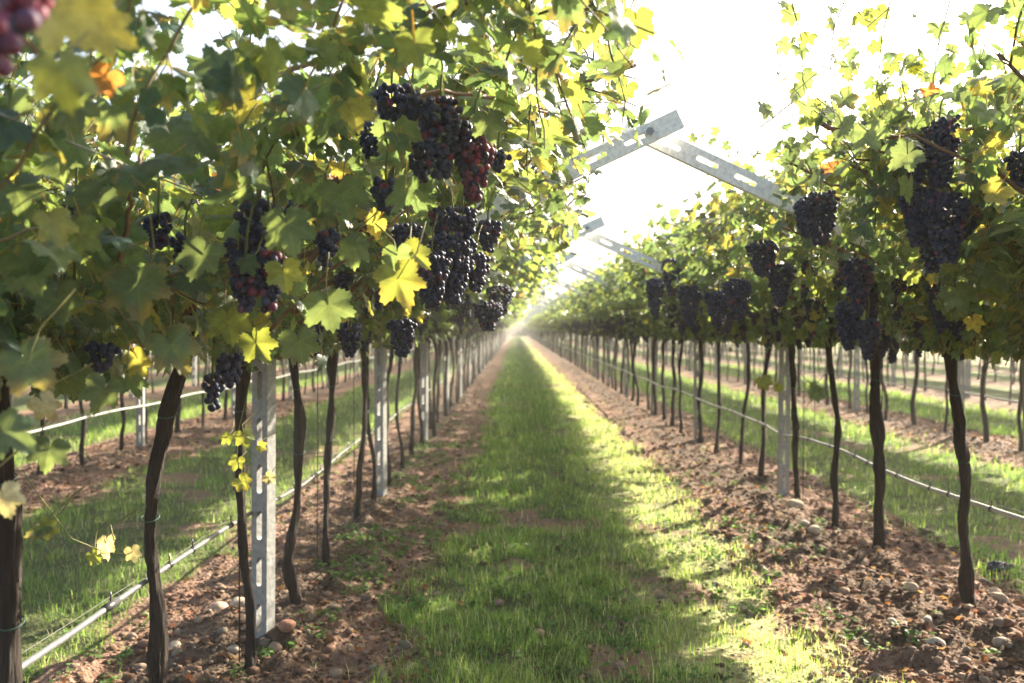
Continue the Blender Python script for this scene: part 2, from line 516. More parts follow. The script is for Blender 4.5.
# ------------------------------------------------------------------ grapevine pieces (local: row along Y, canopy to both sides in X)
def surf(t):
    return ARM_Z0 + ARM_SL * np.abs(t)

def make_vine_geo(lod, seed, tneg=1.12, tpos=1.12, dens=1.0, keepfn=None):
    """returns canes MB and crown MB"""
    rs = np.random.RandomState(seed)
    canes = MB(); crown = MB()
    head = np.array([0, 0, 1.42])
    leaves = []            # org, nrm, tip, size
    shootpaths = []
    canepts = []
    for s in (-1, 1):
        for k in range(3):
            ty = rs.uniform(-.55, .55)
            tmax = tpos if s > 0 else tneg
            L = rs.uniform(.95, 1.15) * tmax
            pts = [head + np.array([0, 0, rs.uniform(-.12, .1)])]
            nseg = 14
            for i in range(1, nseg + 1):
                f = i / nseg
                x = s * L * f
                pts.append(np.array([x, ty * min(1, f * 1.6) + .05 * math.sin(f * 7 + k), surf(x) * min(1, .0 + 1) - .1 * (1 - f) - .02 + .06 * math.sin(f * 5 + seed + k)]) + rs.normal(0, .012, 3))
            pts = np.array(pts)
            tube(canes, pts, np.linspace(.015, .0045, len(pts)), 6 if lod == 0 else 4, (.15, .085, .05), .3, rs)
            canepts.append((s, pts))
    for s, pts in canepts:
        tmax = tpos if s > 0 else tneg
        for i in range(1, len(pts)):
            for rep in range(2):
                if rs.rand() > (.78 - .22 * min(1, abs(pts[i][0]))) * dens: continue
                p = pts[i] + (pts[i - 1] - pts[i]) * rs.rand()
                mode = rs.rand()
                t = abs(p[0])
                if mode < .50:   # climbing
                    d = np.array([s * rs.uniform(-.2, .7), rs.uniform(-.9, .9), rs.uniform(.3, 1.0) + .5 * (t < .7)]); L = rs.uniform(.25, .65) + .4 * (t < .7)
                elif mode < .72:  # along
                    d = np.array([s * rs.uniform(-.3, .8), rs.uniform(-1, 1), rs.uniform(-.1, .35)]); L = rs.uniform(.3, .7)
                else:             # hanging
                    d = np.array([s * rs.uniform(-.3, .5), rs.uniform(-.7, .7), rs.uniform(-.9, -.1)]); L = rs.uniform(.2, .5)
                d = d / np.linalg.norm(d)
                path = [p.copy()]; side = 1; stp = .056
                for j in range(int(L / stp)):
                    d = d + rs.normal(0, .16, 3) + np.array([0, 0, -.06]); d /= np.linalg.norm(d)
                    p = p + d * stp
                    lo = 1.30 + .25 * min(1, abs(p[0])) + .32 * max(0, abs(p[0]) - .35)
                    if p[2] < lo or p[2] > max(surf(p[0]) + .55, 2.62 - .15 * abs(p[0])) or abs(p[0]) > tmax + .15: break
                    path.append(p.copy())
                    out = np.cross(d, [0, 0, 1]); out = out / (np.linalg.norm(out) + 1e-6) * side; side = -side
                    o = p + out * rs.uniform(.03, .08) + np.array([0, 0, rs.uniform(-.02, .03)])
                    nr = np.array([s * .25, 0, .55]) + out * .35 + rs.normal(0, .45, 3)
                    tp = out * .6 + np.array([0, 0, -.75]) + rs.normal(0, .4, 3)
                    leaves.append((o, nr, tp, rs.uniform(.036, .070) * (1.0 if j < 6 else .8)))
                    if rs.rand() < .30:
                        leaves.append((p + rs.normal(0, .04, 3), rs.normal(0, .6, 3) + np.array([0, 0, .4]), rs.normal(0, .5, 3) - np.array([0, 0, .5]), rs.uniform(.03, .055)))
                shootpaths.append(path)
    # filling leaves through the slab
    nf = int(620 * dens)
    t = rs.uniform(-tneg, tpos, nf); tmax = np.where(t > 0, tpos, tneg); v = rs.uniform(-.56, .56, nf)
    n_ = rs.triangular(-.25, .02, .36, nf); n_ = np.where(n_ > 0, n_ * (1 + 1.7 * np.clip(1 - np.abs(t), 0, 1)), n_)
    keep = rs.rand(nf) < np.clip(1.5 - np.abs(t) / tmax * 1.05, 0, 1)
    keep &= ~((fbm(t * 2.3 + seed, v * 2.3 + 5, 2, seed) < .36))
    z = surf(t) + n_
    z = np.maximum(z, 1.34 + .25 * np.minimum(1, np.abs(t)))
    o = np.stack([t, v, z], -1)[keep]
    m = len(o)
    nr = rs.normal(0, .5, (m, 3)) + np.stack([np.sign(o[:, 0]) * .35, np.zeros(m), np.full(m, .4)], -1)
    tp = rs.normal(0, .4, (m, 3)) + np.stack([np.sign(o[:, 0]) * .2, np.zeros(m), np.full(m, -.8)], -1)
    # skirt: leaves hanging around the head of the vine
    ns = int(130 * dens)
    so_ = np.stack([rs.normal(0, .16, ns), rs.uniform(-.55, .55, ns), rs.uniform(1.33, 1.66, ns)], -1)
    sn = rs.normal(0, .35, (ns, 3)) + np.stack([np.sign(so_[:, 0]) * .9, np.zeros(ns), np.full(ns, .25)], -1)
    st_ = rs.normal(0, .3, (ns, 3)) + np.array([0, 0, -1.0])
    O = np.concatenate([np.array([l[0] for l in leaves]), o, so_])
    NR = np.concatenate([np.array([l[1] for l in leaves]), nr, sn])
    TP = np.concatenate([np.array([l[2] for l in leaves]), tp, st_])
    SZ = np.concatenate([np.array([l[3] for l in leaves]), rs.uniform(.036, .070, m), rs.uniform(.04, .074, ns)])
    SZ = SZ * (.88 if lod == 0 else .95)
    if keepfn is not None:
        k = keepfn(O); O, NR, TP, SZ = O[k], NR[k], TP[k], SZ[k]
        shootpaths = [q_ for q_ in shootpaths if keepfn(np.array(q_)).all()]
    if lod == 2:
        k = rs.rand(len(O)) < .5
        O, NR, TP, SZ = O[k], NR[k], TP[k], SZ[k] * 1.35
    if lod == 3:
        k = rs.rand(len(O)) < .14
        O, NR, TP, SZ = O[k], NR[k], TP[k], SZ[k] * 2.5
    add_leaves(crown, min(lod, 2), O, NR, TP, SZ, rs, mat=0)
    if lod <= 1:
        for path in shootpaths:
            if len(path) > 2:
                tube(crown, np.array(path), np.linspace(.0035, .0016, len(path)), 4 if lod == 0 else 3, (.13, .10, .04), 0, rs, caps=False, mat=1)
    return canes, crown

def trunk_geo(lod, seed, offs=None, r0=.034, top=1.46):
    """offs: list of (z, dx) measured from the photograph"""
    rs = np.random.RandomState(seed)
    n = 90 if lod == 0 else (18 if lod == 1 else 7)
    sides = 26 if lod == 0 else (9 if lod == 1 else 5)
    z = np.linspace(-.06, top, n)
    if offs:
        zz, xx = zip(*offs); dx = np.interp(z, zz, xx)
        dx = np.convolve(np.pad(dx, 3, mode='edge'), np.ones(7) / 7, 'valid')
        env = .35
    else:
        dx = np.zeros(n); env = 1.0
    k1, k2, k3 = rs.uniform(2.2, 5, 3)
    p1, p2, p3 = rs.uniform(0, 6.28, 3)
    am = rs.uniform(.012, .04)
    wx = env * (am * np.sin(k1 * z + p1) + .010 * np.sin(2.7 * k2 * z + p2)) * np.clip(z * 3, 0, 1)
    wy = (am * np.sin(k3 * z + p3) + .012 * np.sin(2.2 * k1 * z + p2)) * np.clip(z * 3, 0, 1)
    lean = rs.normal(0, .03) * env
    pts = np.stack([dx + wx + lean * z, wy, z], -1)
    rad = r0 * (1 + .45 * np.exp(-(np.abs(z) / .12)) + .10 * np.sin(9 * z + p1) + .08 * np.sin(23 * z + p3) + .22 * np.clip((z - 1.15) / .3, 0, 1))
    mb = MB()
    tube(mb, pts, rad, sides, (.06, .04, .03), .34 if lod == 0 else .5, rs, bark=seed if lod == 0 else None)
    return mb, pts

# berries
def ico(sub):
    import bmesh
    bm = bmesh.new(); bmesh.ops.create_icosphere(bm, subdivisions=sub, radius=1.0)
    bm.verts.ensure_lookup_table()
    v = np.array([p.co[:] for p in bm.verts]); f = np.array([[q.index for q in fc.verts] for fc in bm.faces]); bm.free()
    return v, f
ICO1, ICO2, ICO3 = ico(1), ico(2), ico(3)

def bunch_geo(seed, L=.19, Rr=.045, br=.0085, icos=ICO2, red=.06, redside=None, shoulder=0.0, far=False):
    """a conical bunch hanging from the origin, berry by berry"""
    rs = np.random.RandomState(seed)
    cen = []
    tries = 0
    target = int(135 * (L / .19) * (Rr / .045) ** 1.3 * (.0085 / br) ** 2)
    while len(cen) < target and tries < target * 40:
        tries += 1
        f = rs.rand() ** .85
        rr = Rr * (1.0 - .72 * f ** 1.3) * (.55 + .45 * min(1, f * 6)) * rs.uniform(.55, 1.06)
        a = rs.uniform(0, 6.283)
        p = np.array([rr * math.cos(a), rr * math.sin(a) * .9, -.02 - f * L])
        if shoulder and rs.rand() < .18:
            p = np.array([shoulder * rs.uniform(.5, 1), rs.normal(0, Rr * .35), -.02 - rs.rand() * L * .35])
        ok = True
        for c in cen:
            d = c - p
            if d[0] * d[0] + d[1] * d[1] + d[2] * d[2] < (1.28 * br) ** 2: ok = False; break
        if ok: cen.append(p)
    cen = np.array(cen); m = len(cen)
    V, F = icos
    sc = br * rs.uniform(.85, 1.15, m)
    al = np.stack([sc, sc, sc * 1.06], -1)
    P = cen[:, None] + V[None] * al[:, None]
    pal = np.array([[.010, .012, .030], [.012, .014, .036], [.020, .014, .032], [.009, .012, .026], [.026, .014, .030]])
    C = pal[rs.randint(0, 5, m)] * rs.uniform(.8, 1.5, (m, 1))
    pr = np.full(m, red)
    if redside is not None:
        pr = pr + .75 * np.clip((cen @ np.array(redside)) / Rr, 0, 1)
    k = rs.rand(m) < pr
    C[k] = np.array([.20, .025, .045]) * rs.uniform(.4, 1.3, (k.sum(), 1))
    mb = MB()
    off = (np.arange(m) * len(V))[:, None, None]
    mb.add(P.reshape(-1, 3), [(F[None] + off).reshape(-1, 3)], np.repeat(C, len(V), 0))
    return mb

def stalk_geo(seed, L=.05):
    rs = np.random.RandomState(seed); mb = MB()
    tube(mb, [[rs.normal(0, .01), rs.normal(0, .01), L], [.004, 0, L * .5], [0, 0, 0], [0, 0, -.05]], [.003, .0025, .003, .002], 6, (.12, .13, .04))
    return mb

BUNCH = {0: [], 1: [], 2: []}
for i in range(5):
    BUNCH[0].append(bunch_geo(100 + i, L=.15 + .02 * i, Rr=.040 + .004 * (i % 3), icos=ICO2, shoulder=.05 if i % 2 else 0).mesh('grape_bunch', M_GRAPE))
    BUNCH[1].append(bunch_geo(200 + i, L=.17 + .02 * i, Rr=.042 + .005 * (i % 3), br=.0105, icos=ICO1, shoulder=.06 if i % 2 else 0).mesh('grape_bunch', M_GRAPE))
    BUNCH[2].append(bunch_geo(300 + i, L=.2 + .02 * i, Rr=.05 + .005 * (i % 3), br=.021, icos=ICO1).mesh('grape_bunch', M_GRAPE))
STALK = [stalk_geo(i, .07 + .02 * i).mesh('stalk', M_CANE) for i in range(3)]

CROWNS = {}
for lod, cnt in ((0, 3), (1, 4), (2, 4), (3, 3)):
    for kind in (('wide', 'even', 'small') if lod < 3 else ('even',)):
        if lod == 0 and kind == 'small': continue
        CROWNS[lod, kind] = []
        for i in range(cnt):
            tn = (1.10, 1.2, 1.04, 1.14)[i]; tp_ = (.66, .60, .70, .62)[i]
            if kind == 'small': tn, tp_ = (.90, .86, .96, .88)[i], (.76, .70, .80, .74)[i]
            if kind == 'wide': tp_ = (1.46, 1.34, 1.52, 1.40)[i]; tn = .95
            ca, cr = make_vine_geo(lod, 40 + lod * 10 + i + {'wide': 100, 'even': 0, 'small': 200}[kind], tn, tp_, 1.3 if kind == 'even' and lod < 3 else 1.0)
            if lod < 3:
                CROWNS[lod, kind].append((ca.mesh('canes', M_CANE), cr.mesh('foliage', [M_LEAF if lod == 0 else M_LEAF_FAR, M_CANE])))
            else:
                CROWNS[lod, kind].append((ca, cr))
TRUNKS = {1: [], 2: [], 3: []}
for lod in (1, 2):
    for i in range(7):
        mb, pts = trunk_geo(lod, 500 + lod * 50 + i, r0=.020 + .004 * (i % 3))
        TRUNKS[lod].append(mb.mesh('trunk', M_BARK))
for i in range(4):
    TRUNKS[3].append(trunk_geo(2, 700 + i, r0=.03)[0])

# bunches traced from the photograph: px, py of the top, distance, length px, width px, red, shoulder px
HERO = [
    ('L1', 392, 84, 2.35, 44, 46, .03, 14, None), ('L1', 412, 92, 2.3, 30, 26, .02, 0, None), ('L1', 441, 96, 2.3, 90, 42, .10, 10, None),
    ('L1', 474, 122, 2.35, 88, 42, .05, -10, (1, -.2, -.3)), ('L1', 372, 122, 2.5, 44, 28, .02, 0, None), ('L1', 386, 176, 2.3, 46, 26, .12, 0, None),
    ('L1', 498, 150, 2.6, 30, 22, .05, 0, None), ('L1', 421, 140, 2.45, 50, 26, .03, 0, None),
    ('L1', 327, 228, 2.2, 46, 24, .12, 0, None), ('L1', 258, 200, 2.1, 60, 40, .02, 12, None), ('L1', 246, 256, 2.05, 64, 32, .06, 0, (.7, -.8, 0)),
    ('L1', 269, 246, 2.05, 76, 28, .14, 0, (.2, -.9, 0)), ('L1', 240, 236, 2.2, 50, 30, .02, 0, None),
    ('L1', 463, 206, 2.9, 50, 26, .03, 0, None), ('L1', 452, 232, 2.9, 78, 44, .03, 10, None), ('L1', 476, 252, 3.0, 46, 26, .03, 0, None),
    ('L1', 432, 250, 2.8, 64, 34, .04, 0, None), ('L1', 408, 222, 2.8, 56, 28, .05, 0, None), ('L1', 488, 218, 3.1, 40, 24, .05, 0, None),
    ('L1', 443, 205, 3.1, 44, 26, .05, 0, None),
    ('L1', 101, 340, 2.2, 40, 30, .01, 0, None), ('L1', 212, 372, 2.5, 46, 20, .01, 0, None), ('L1', 230, 352, 2.4, 42, 26, .03, 0, None),
    ('L1', 158, 212, 2.3, 44, 30, .02, 0, None), ('L1', 185, 232, 2.4, 44, 26, .02, 0, None), ('L1', 76, 190, 2.4, 40, 26, .02, 0, None),
    ('L1', 488, 300, 5.2, 34, 28, .02, 0, None), ('L1', 500, 285, 6.2, 34, 26, .02, 0, None), ('L1', 402, 318, 3.4, 44, 28, .02, 0, None), ('L1', 350, 322, 3.3, 40, 24, .02, 0, None),
    ('L1', 32, -46, .80, 44, 60, .30, 16, (.9, -.5, -.3)), ('L1', -2, 8, .85, 40, 42, .35, 0, (.9, -.5, -.3)),
    ('R1', 820, 192, 4.2, 58, 36, .02, 8, None), ('R1', 805, 198, 4.4, 44, 22, .02, 0, None), ('R1', 762, 240, 5.0, 40, 30, .02, 10, None), ('R1', 780, 262, 5.1, 48, 26, .04, 0, None),
    ('R1', 938, 120, 3.3, 74, 40, .08, 10, None), ('R1', 915, 152, 3.3, 40, 26, .02, 0, None), ('R1', 918, 186, 3.4, 66, 36, .02, 0, None), ('R1', 946, 192, 3.3, 78, 40, .03, -10, None), ('R1', 932, 218, 3.5, 60, 30, .02, 0, None),
    ('R1', 966, 200, 3.6, 46, 24, .03, 0, None),
    ('R1', 858, 258, 4.2, 62, 26, .12, 0, None), ('R1', 848, 300, 4.4, 54, 26, .05, 0, None), ('R1', 868, 318, 4.3, 46, 22, .03, 0, None), ('R1', 738, 278, 5.8, 44, 26, .02, 0, None),
    ('R1', 718, 290, 6.2, 40, 24, .02, 0, None), ('R1', 672, 258, 8.0, 40, 20, .02, 0, None), ('R1', 655, 278, 8.4, 40, 18, .02, 0, None), ('R1', 690, 285, 7.6, 44, 22, .02, 0, None), ('R1', 1018, 150, 3.2, 46, 26, .02, 0, None),
]

def clear_of_lens(Pw, rmin):
    """False where a leaf would sit right before the camera or wholly cover one of the traced bunches"""
    d = np.maximum(Pw[:, 1], .05)
    ok = np.linalg.norm(Pw - np.array([0, 0, CAMH]), axis=1) > rmin
    px = VPX + Pw[:, 0] * FPX / d; py = VPY - (Pw[:, 2] - CAMH) * FPX / d
    rr = np.random.RandomState(len(Pw)).rand(len(Pw))
    for (row, bx, by, bd, lp, wp, red, sh, rsd) in HERO:
        m_ = 60 / d * .3
        ins = (np.abs(px - bx) < wp * .5 + m_) & (py > by - m_) & (py < by + lp + m_) & (d < bd + .03) & (rr < .93)
        ok &= ~ins
    return ok

# ------------------------------------------------------------------ the vines, one by one
ROWNAME = {'L1': 'row left of the grass path', 'R1': 'row right of the grass path',
           'L2': 'second row to the left', 'R2': 'second row to the right',
           'L3': 'third row to the left', 'R3': 'third row to the right'}
ORD = ['first', 'second', 'third', 'fourth', 'fifth', 'sixth', 'seventh', 'eighth', 'ninth', 'tenth']
ROWX = {'L1': L1, 'R1': R1, 'L2': L2, 'R2': R2, 'L3': L3, 'R3': R3}
NEARPOST = {'L1': POST0, 'R1': POST0 + POSTSTEP, 'L2': 12.2, 'R2': 13.4, 'L3': 16.9, 'R3': 21.0}   # first post in sight
measured = {
    'L1': [1.26, 2.28, 3.24, 4.28, 5.2, 6.13, 7.45, 8.2],
    'R1': [2.1, 3.1, 4.1, 5.12, 6.40, 7.24, 8.24, 9.55, 10.35, 11.6],
}
# trunk shapes traced from the photograph: (height, sideways offset from the row line)
SHAPES = {
    ('L1', 1): [(0, -.01), (.6, -.01), (1.5, .01)],
    ('L1', 2): [(0, .0), (.345, .0), (.745, -.017), (1.1, .05), (1.31, .11), (1.5, .16)],
    ('L1', 3): [(0, .03), (.4, .01), (.8, -.02), (1.2, -.02), (1.5, .0)],
    ('L1', 4): [(0, .02), (.2, -.02), (.5, .01), (.9, .03), (1.3, -.01), (1.5, 0)],
    ('L1', 5): [(0, .0), (.5, .0), (.9, .03), (1.3, .06), (1.5, .08)],
    ('L1', 6): [(0, -.01), (.5, .03), (1.0, .02), (1.5, .01)],
    ('R1', 3): [(0, .0), (.2, -.02), (.45, -.06), (.65, -.03), (.9, -.03), (1.3, -.08), (1.5, -.1)],
    ('R1', 4): [(0, .0), (.5, -.02), (1.0, -.02), (1.5, -.03)],
    ('R1', 5): [(0, -.02), (.5, .01), (.8, .02), (1.2, -.05), (1.5, -.06)],
    ('R1', 6): [(0, .0), (.5, -.02), (1.0, -.03), (1.5, -.04)],
    ('R1', 7): [(0, .0), (.2, .03), (.7, .03), (1.2, .06), (1.5, .08)],
    ('R1', 9): [(0, .0), (.15, -.04), (.4, .07), (.9, .0), (1.5, .02)],
}
LOOK = ['slender', 'crooked', 'dark barked', 'knotty', 'wavy', 'thin', 'stout', 'straight']
VINES = {'L1': [], 'R1': [], 'L2': [], 'R2': [], 'L3': [], 'R3': []}
rs = np.random.RandomState(77)
END = {'L1': 74, 'R1': 74, 'L2': 58, 'R2': 60, 'L3': 42, 'R3': 46}
START = {'L2': 7.6, 'R2': 7.8, 'L3': 15, 'R3': 17}
def positions(row):
    ys = list(measured.get(row, [START.get(row)]))
    while ys[-1] < END[row]:
        ys.append(ys[-1] + 1.02 + rs.normal(0, .05))
    return ys
def vlabel(row, i, y):
    p0 = NEARPOST[row]
    nm = ROWNAME[row]
    adj = LOOK[(i * 3 + len(nm)) % len(LOOK)]
    if y < p0:
        before = [v for v in positions_cache[row] if v < p0]
        k = len(before) - 1 - i
        w = ['just before', 'second before', 'third before', 'fourth before', 'fifth before', 'sixth before', 'seventh before'][min(k, 6)]
        return f'grapevine {w} the nearest concrete post in the {nm}', None
    pi = int((y - p0) // POSTSTEP)
    k = len([v for v in positions_cache[row] if p0 + pi * POSTSTEP <= v < y])
    lim = {'L1': 6, 'R1': 6, 'L2': 3, 'R2': 3, 'L3': 2, 'R3': 2}[row]
    if pi < lim:
        return f'{ORD[min(k, 5)]} grapevine behind the {ORD[pi]} concrete post in the {nm}', None
    return f'small distant grapevine in the {nm}, beyond its {ORD[lim]} concrete post', f'distant grapevines of the {nm}'
positions_cache = {r: positions(r) for r in ROWX}
total = 0
for row, ys in positions_cache.items():
    x0 = ROWX[row]
    for i, y in enumerate(ys):
        total += 1
        jx = 0 if (row, i) in SHAPES or y < 12 else rs.normal(0, .035)
        lab, grp = vlabel(row, i, y)
        r = thing('grapevine', (x0 + jx, y, float(hgt(x0, y))), lab, 'grapevine', grp or 'grapevines planted in rows')
        inner = row in ('L1', 'R1')
        lod = 0 if (inner and y < 7.0) else (1 if y < 19 else 2)
        VINES[row].append((y, r, lod))
        flip = (rs.rand() < .5)
        # trunk
        if inner and y < 12.5:
            mb, pts = trunk_geo(0 if y < 9 else 1, 900 + i + (50 if row == 'R1' else 0), SHAPES.get((row, i)),
                                r0={('L1', 2): .020, ('R1', 4): .028, ('R1', 3): .022}.get((row, i), rs.uniform(.016, .022)))
            tr_ = link('trunk', mb.mesh('trunk', M_BARK), r)
            if y < 9:                       # string ties holding the trunk to its rod
                for zt in (.78, 1.12):
                    c0 = pts[int(np.argmin(np.abs(pts[:, 2] - zt)))]
                    th_ = np.linspace(0, 2 * np.pi, 17)
                    mt_ = MB(); tube(mt_, np.stack([c0[0] + .029 * np.cos(th_), c0[1] + .029 * np.sin(th_), c0[2] + .01 * np.sin(th_ * 1.0)], -1), .0022, 5, (.04, .09, .07), caps=False)
                    link('tie', mt_.mesh('tie', M_CANE), tr_)
        else:
            t_ = link('trunk', TRUNKS[max(1, lod)][rs.randint(7)], r); t_.rotation_euler = (0, 0, rs.uniform(0, 6.28))
        cw = CROWNS[lod, 'wide' if row == 'L1' else ('even' if row == 'R1' else 'small')]
        ca, cr = cw[rs.randint(len(cw))]
        if inner and y < 7:
            ca, cr = cw[(i * 2 + (1 if row == 'R1' else 0)) % 3]
        if (row == 'L1' and y < 4.0) or (row == 'R1' and y < 5.6):      # vines beside the camera: nothing grows right in front of the lens
            lo_ = np.array([x0, y, 0])
            ca, cr = make_vine_geo(0, 900 + i, 1.12, 1.4 if row == 'L1' else .66, (1.22 if row == 'L1' else 1.6),
                                   lambda O_: clear_of_lens(O_ + lo_, 1.6))
            ca = ca.mesh('canes', M_CANE); cr = cr.mesh('foliage', [M_LEAF, M_CANE])
        c = link('foliage', cr, r); w = None
        if not (row == 'L1' and i < 2): w = link('cane', ca, r)
        sc = rs.uniform(.97, 1.04)
        yf = -1.04 if flip else 1.04
        special = (row == 'L1' and y < 4.0) or (row == 'R1' and y < 5.6)
        for q_ in (c, w):
            if q_ is None: continue
            if special: continue
            q_.scale = (sc, yf, 1.0)
        # bunches hanging under the canopy
        nb = 0
        if y < 38: nb = 26 if row != 'L1' else 16
        elif y < 45: nb = 6
        elif y < 60 and inner: nb = 4
        if not inner: nb = min(nb, 6)
        if inner and y < 5.0: nb = (0 if y < 2.9 else 2) if row == 'L1' else 2
        bl = 0 if y < 6.5 else (1 if y < 18 else 2)
        for b in range(nb):
            s = 1 if rs.rand() < (.5 if not inner else (.75 if row == 'L1' else .25)) else -1
            t = s * rs.uniform(.02, .75)
            z = min(surf(t) - .03, 1.50 + .45 * abs(t)) + rs.uniform(-.06, .10)
            bo = link('grape_bunch', BUNCH[bl][rs.randint(5)], r)
            bo.location = (t, rs.uniform(-.5, .5), z)
            bo.rotation_euler = (rs.normal(0, .12), rs.normal(0, .12), rs.uniform(0, 6.28))
            bo.scale = [rs.uniform(.85, 1.15)] * 3
            if bl == 0:
                link('stalk', STALK[rs.randint(3)], bo)
print('individual vines', total)

def nearest_vine(row, y):
    return min(VINES[row], key=lambda v: abs(v[0] - y))[1]

for i, (row, px, py, d, lp, wp, red, sh, rsd) in enumerate(HERO):
    x, y, z = at(px, py, d)
    v = nearest_vine(row, y)
    L = lp * d / FPX; W_ = wp * d / FPX
    geo = bunch_geo(1000 + i, L=max(.05, L - .03), Rr=W_ * .56, br=.0088 if d < 4.5 else .010, icos=ICO3 if d < 1.2 else ICO2, red=red, redside=rsd, shoulder=sh * d / FPX)
    bo = link('grape_bunch', geo.mesh('grape_bunch', M_GRAPE), v)
    bo.location = (x - v.location[0], y - v.location[1], z - v.location[2] + .012)
    link('stalk', STALK[i % 3], bo)

# leaves traced from the photograph: px, py of the leaf's centre, distance, radius px, tip angle (deg, 0 = down), facing (x, y, z), colour
G1 = (.058, .112, .062); G2 = (.048, .095, .058); YG = (.13, .18, .045); PALE = (.27, .29, .22); YL = (.25, .26, .07); LG = (.10, .15, .04)
HLEAF = [
    (402, 290, 2.0, 38, 20, (.15, -1, .35), YG), (420, 258, 2.1, 26, 55, (.4, -1, .3), YG), (398, 262, 2.05, 22, 5, (-.3, -1, .2), G1),
    (176, 355, 1.9, 38, 28, (.4, -1, .5), G1), (30, 275, 1.6, 40, 30, (.3, -1, .3), G1), (36, 372, 1.5, 46, 40, (.3, -1, .6), G1), (12, 438, 1.35, 40, 60, (.2, -1, .9), G1),
    (4, 505, 1.5, 26, 20, (.6, -1, .2), PALE), (48, 410, 1.7, 24, 40, (.8, -1, .1), PALE), (46, 458, 1.8, 26, -10, (.3, -1, .3), G2),
    (105, 550, 2.5, 18, 10, (-.4, -1, .4), PALE), (95, 560, 2.5, 13, 40, (.7, -1, .2), LG), (132, 557, 2.45, 13, 15, (.5, -1, .3), PALE), (34, 532, 2.1, 22, -60, (-.2, -.6, .8), G1), (48, 530, 2.1, 18, 70, (.1, -1, .5), YG),
    (140, 300, 1.8, 46, 10, (.1, -1, .5), G2), (120, 120, 1.7, 40, 30, (.1, -1, .2), G2), (150, 95, 1.7, 34, -20, (.1, -1, .1), G2), (180, 150, 1.8, 44, 30, (.2, -1, .4), G1), (205, 145, 1.75, 36, 40, (.5, -1, .4), G1),
    (240, 180, 1.9, 44, 5, (.1, -1, .5), G1), (200, 265, 1.9, 34, -15, (.0, -1, .4), G2), (290, 235, 1.9, 40, 12, (.2, -1, .4), G1), (345, 205, 2.1, 36, 15, (.2, -1, .4), G1), (330, 315, 2.0, 34, 10, (.1, -1, .5), G1),
    (250, 268, 2.0, 18, 25, (.1, -1, .4), G2), (285, 280, 1.95, 26, 10, (.2, -1, .3), YG), (65, 85, .95, 44, 15, (.4, -1, .1), YG), (75, 20, 1.0, 60, 50, (.5, -.8, .2), YL), (115, 35, 1.1, 40, 70, (.3, -1, .1), YL),
    (350, 110, 2.2, 32, -30, (-.2, -1, .6), G2), (400, 140, 2.4, 34, 20, (.1, -1, .2), G1), (490, 130, 2.2, 26, 10, (.1, -1, .3), G2), (500, 110, 2.3, 20, -40, (-.2, -1, .3), G2), (355, 255, 2.3, 24, 0, (.3, -1, .3), G1),
    (90, 210, 1.8, 38, -25, (.1, -1, .5), G2), (60, 170, 1.8, 36, 15, (.1, -1, .5), G1), (20, 200, 1.7, 40, 20, (.2, -1, .6), G2), (10, 120, 1.6, 40, 20, (.2, -1, .5), G2), (100, 260, 1.9, 36, 35, (.2, -1, .4), G1),
    (60, 310, 1.75, 36, 15, (.2, -1, .5), G2), (100, 400, 1.9, 30, -15, (.2, -1, .5), G2), (230, 330, 2.2, 30, 10, (.2, -1, .4), LG), (260, 350, 2.3, 28, 30, (.3, -1, .3), LG), (300, 350, 2.6, 28, 10, (.3, -1, .4), G1),
    (245, 440, 3.6, 14, 20, (.6, -1, .3), YG), (235, 465, 3.6, 12, -20, (.3, -1, .3), YG), (243, 485, 3.6, 13, 40, (.4, -1, .3), YG), (262, 448, 3.6, 8, 60, (.3, -1, .3), YG), (270, 480, 3.6, 10, 50, (.3, -1, .4), PALE), (225, 440, 3.5, 10, -40, (.3, -1, .3), LG),
    (545, 165, 3.2, 18, 40, (.3, -1, .3), YL), (520, 190, 3.4, 18, 10, (.3, -1, .3), G1), (565, 150, 3.5, 16, 30, (.3, -1, .3), G1), (590, 130, 4.0, 14, 20, (.1, -1, .3), YG),
    (900, 160, 2.9, 26, -50, (-.2, -1, .4), G2), (870, 140, 3.0, 24, 20, (-.3, -1, .3), G1), (850, 130, 3.1, 22, 80, (-.3, -1, .5), G2), (960, 300, 3.6, 24, 20, (-.3, -1, .4), G2), (1000, 280, 3.4, 26, 10, (-.2, -1, .4), G2), (845, 105, 3.0, 20, 30, (-.1, -1, .5), G1),
    (765, 385, 6.2, 12, 20, (-.3, -1, .4), LG), (780, 388, 6.2, 8, 50, (-.3, -1, .4), YG), (815, 388, 5.0, 10, 90, (-.3, -1, .4), G2), (975, 325, 4.0, 14, 20, (-.3, -1, .4), YL), (820, 395, 4.6, 12, 60, (-.2, -1, .4), G2),
]
rq = np.random.RandomState(31)
for (qx, qy, qd) in [(790, 22, 3.6), (806, 45, 3.6), (800, 74, 3.7), (846, 48, 3.5), (868, 28, 3.4), (798, 98, 3.8), (778, 62, 3.9), (832, 18, 3.5), (862, 66, 3.4), (892, 18, 3.3),
                     (905, 62, 3.3), (880, 92, 3.3), (846, 86, 3.5), (926, 30, 3.2), (950, 62, 3.2), (970, 20, 3.2), (1000, 50, 3.2), (985, 90, 3.2), (825, 108, 3.6), (812, 128, 3.8), (790, 142, 3.9),
                     (770, 120, 4.0), (940, 95, 3.2), (905, 110, 3.2), (1010, 15, 3.1), (870, 8, 3.4), (1012, 100, 3.1), (930, 70, 3.3),
                     (610, 20, 3.4), (598, 60, 3.6), (618, 88, 3.8), (630, 60, 3.8)]:
    for _ in range(2):
        HLEAF.append((qx + rq.normal(0, 9), qy + rq.normal(0, 9), qd, rq.uniform(9, 15), rq.uniform(-60, 60), (rq.normal(0, .6), -1, rq.uniform(-.2, .8)), (LG, G1, G2, G1, YG)[rq.randint(5)]))
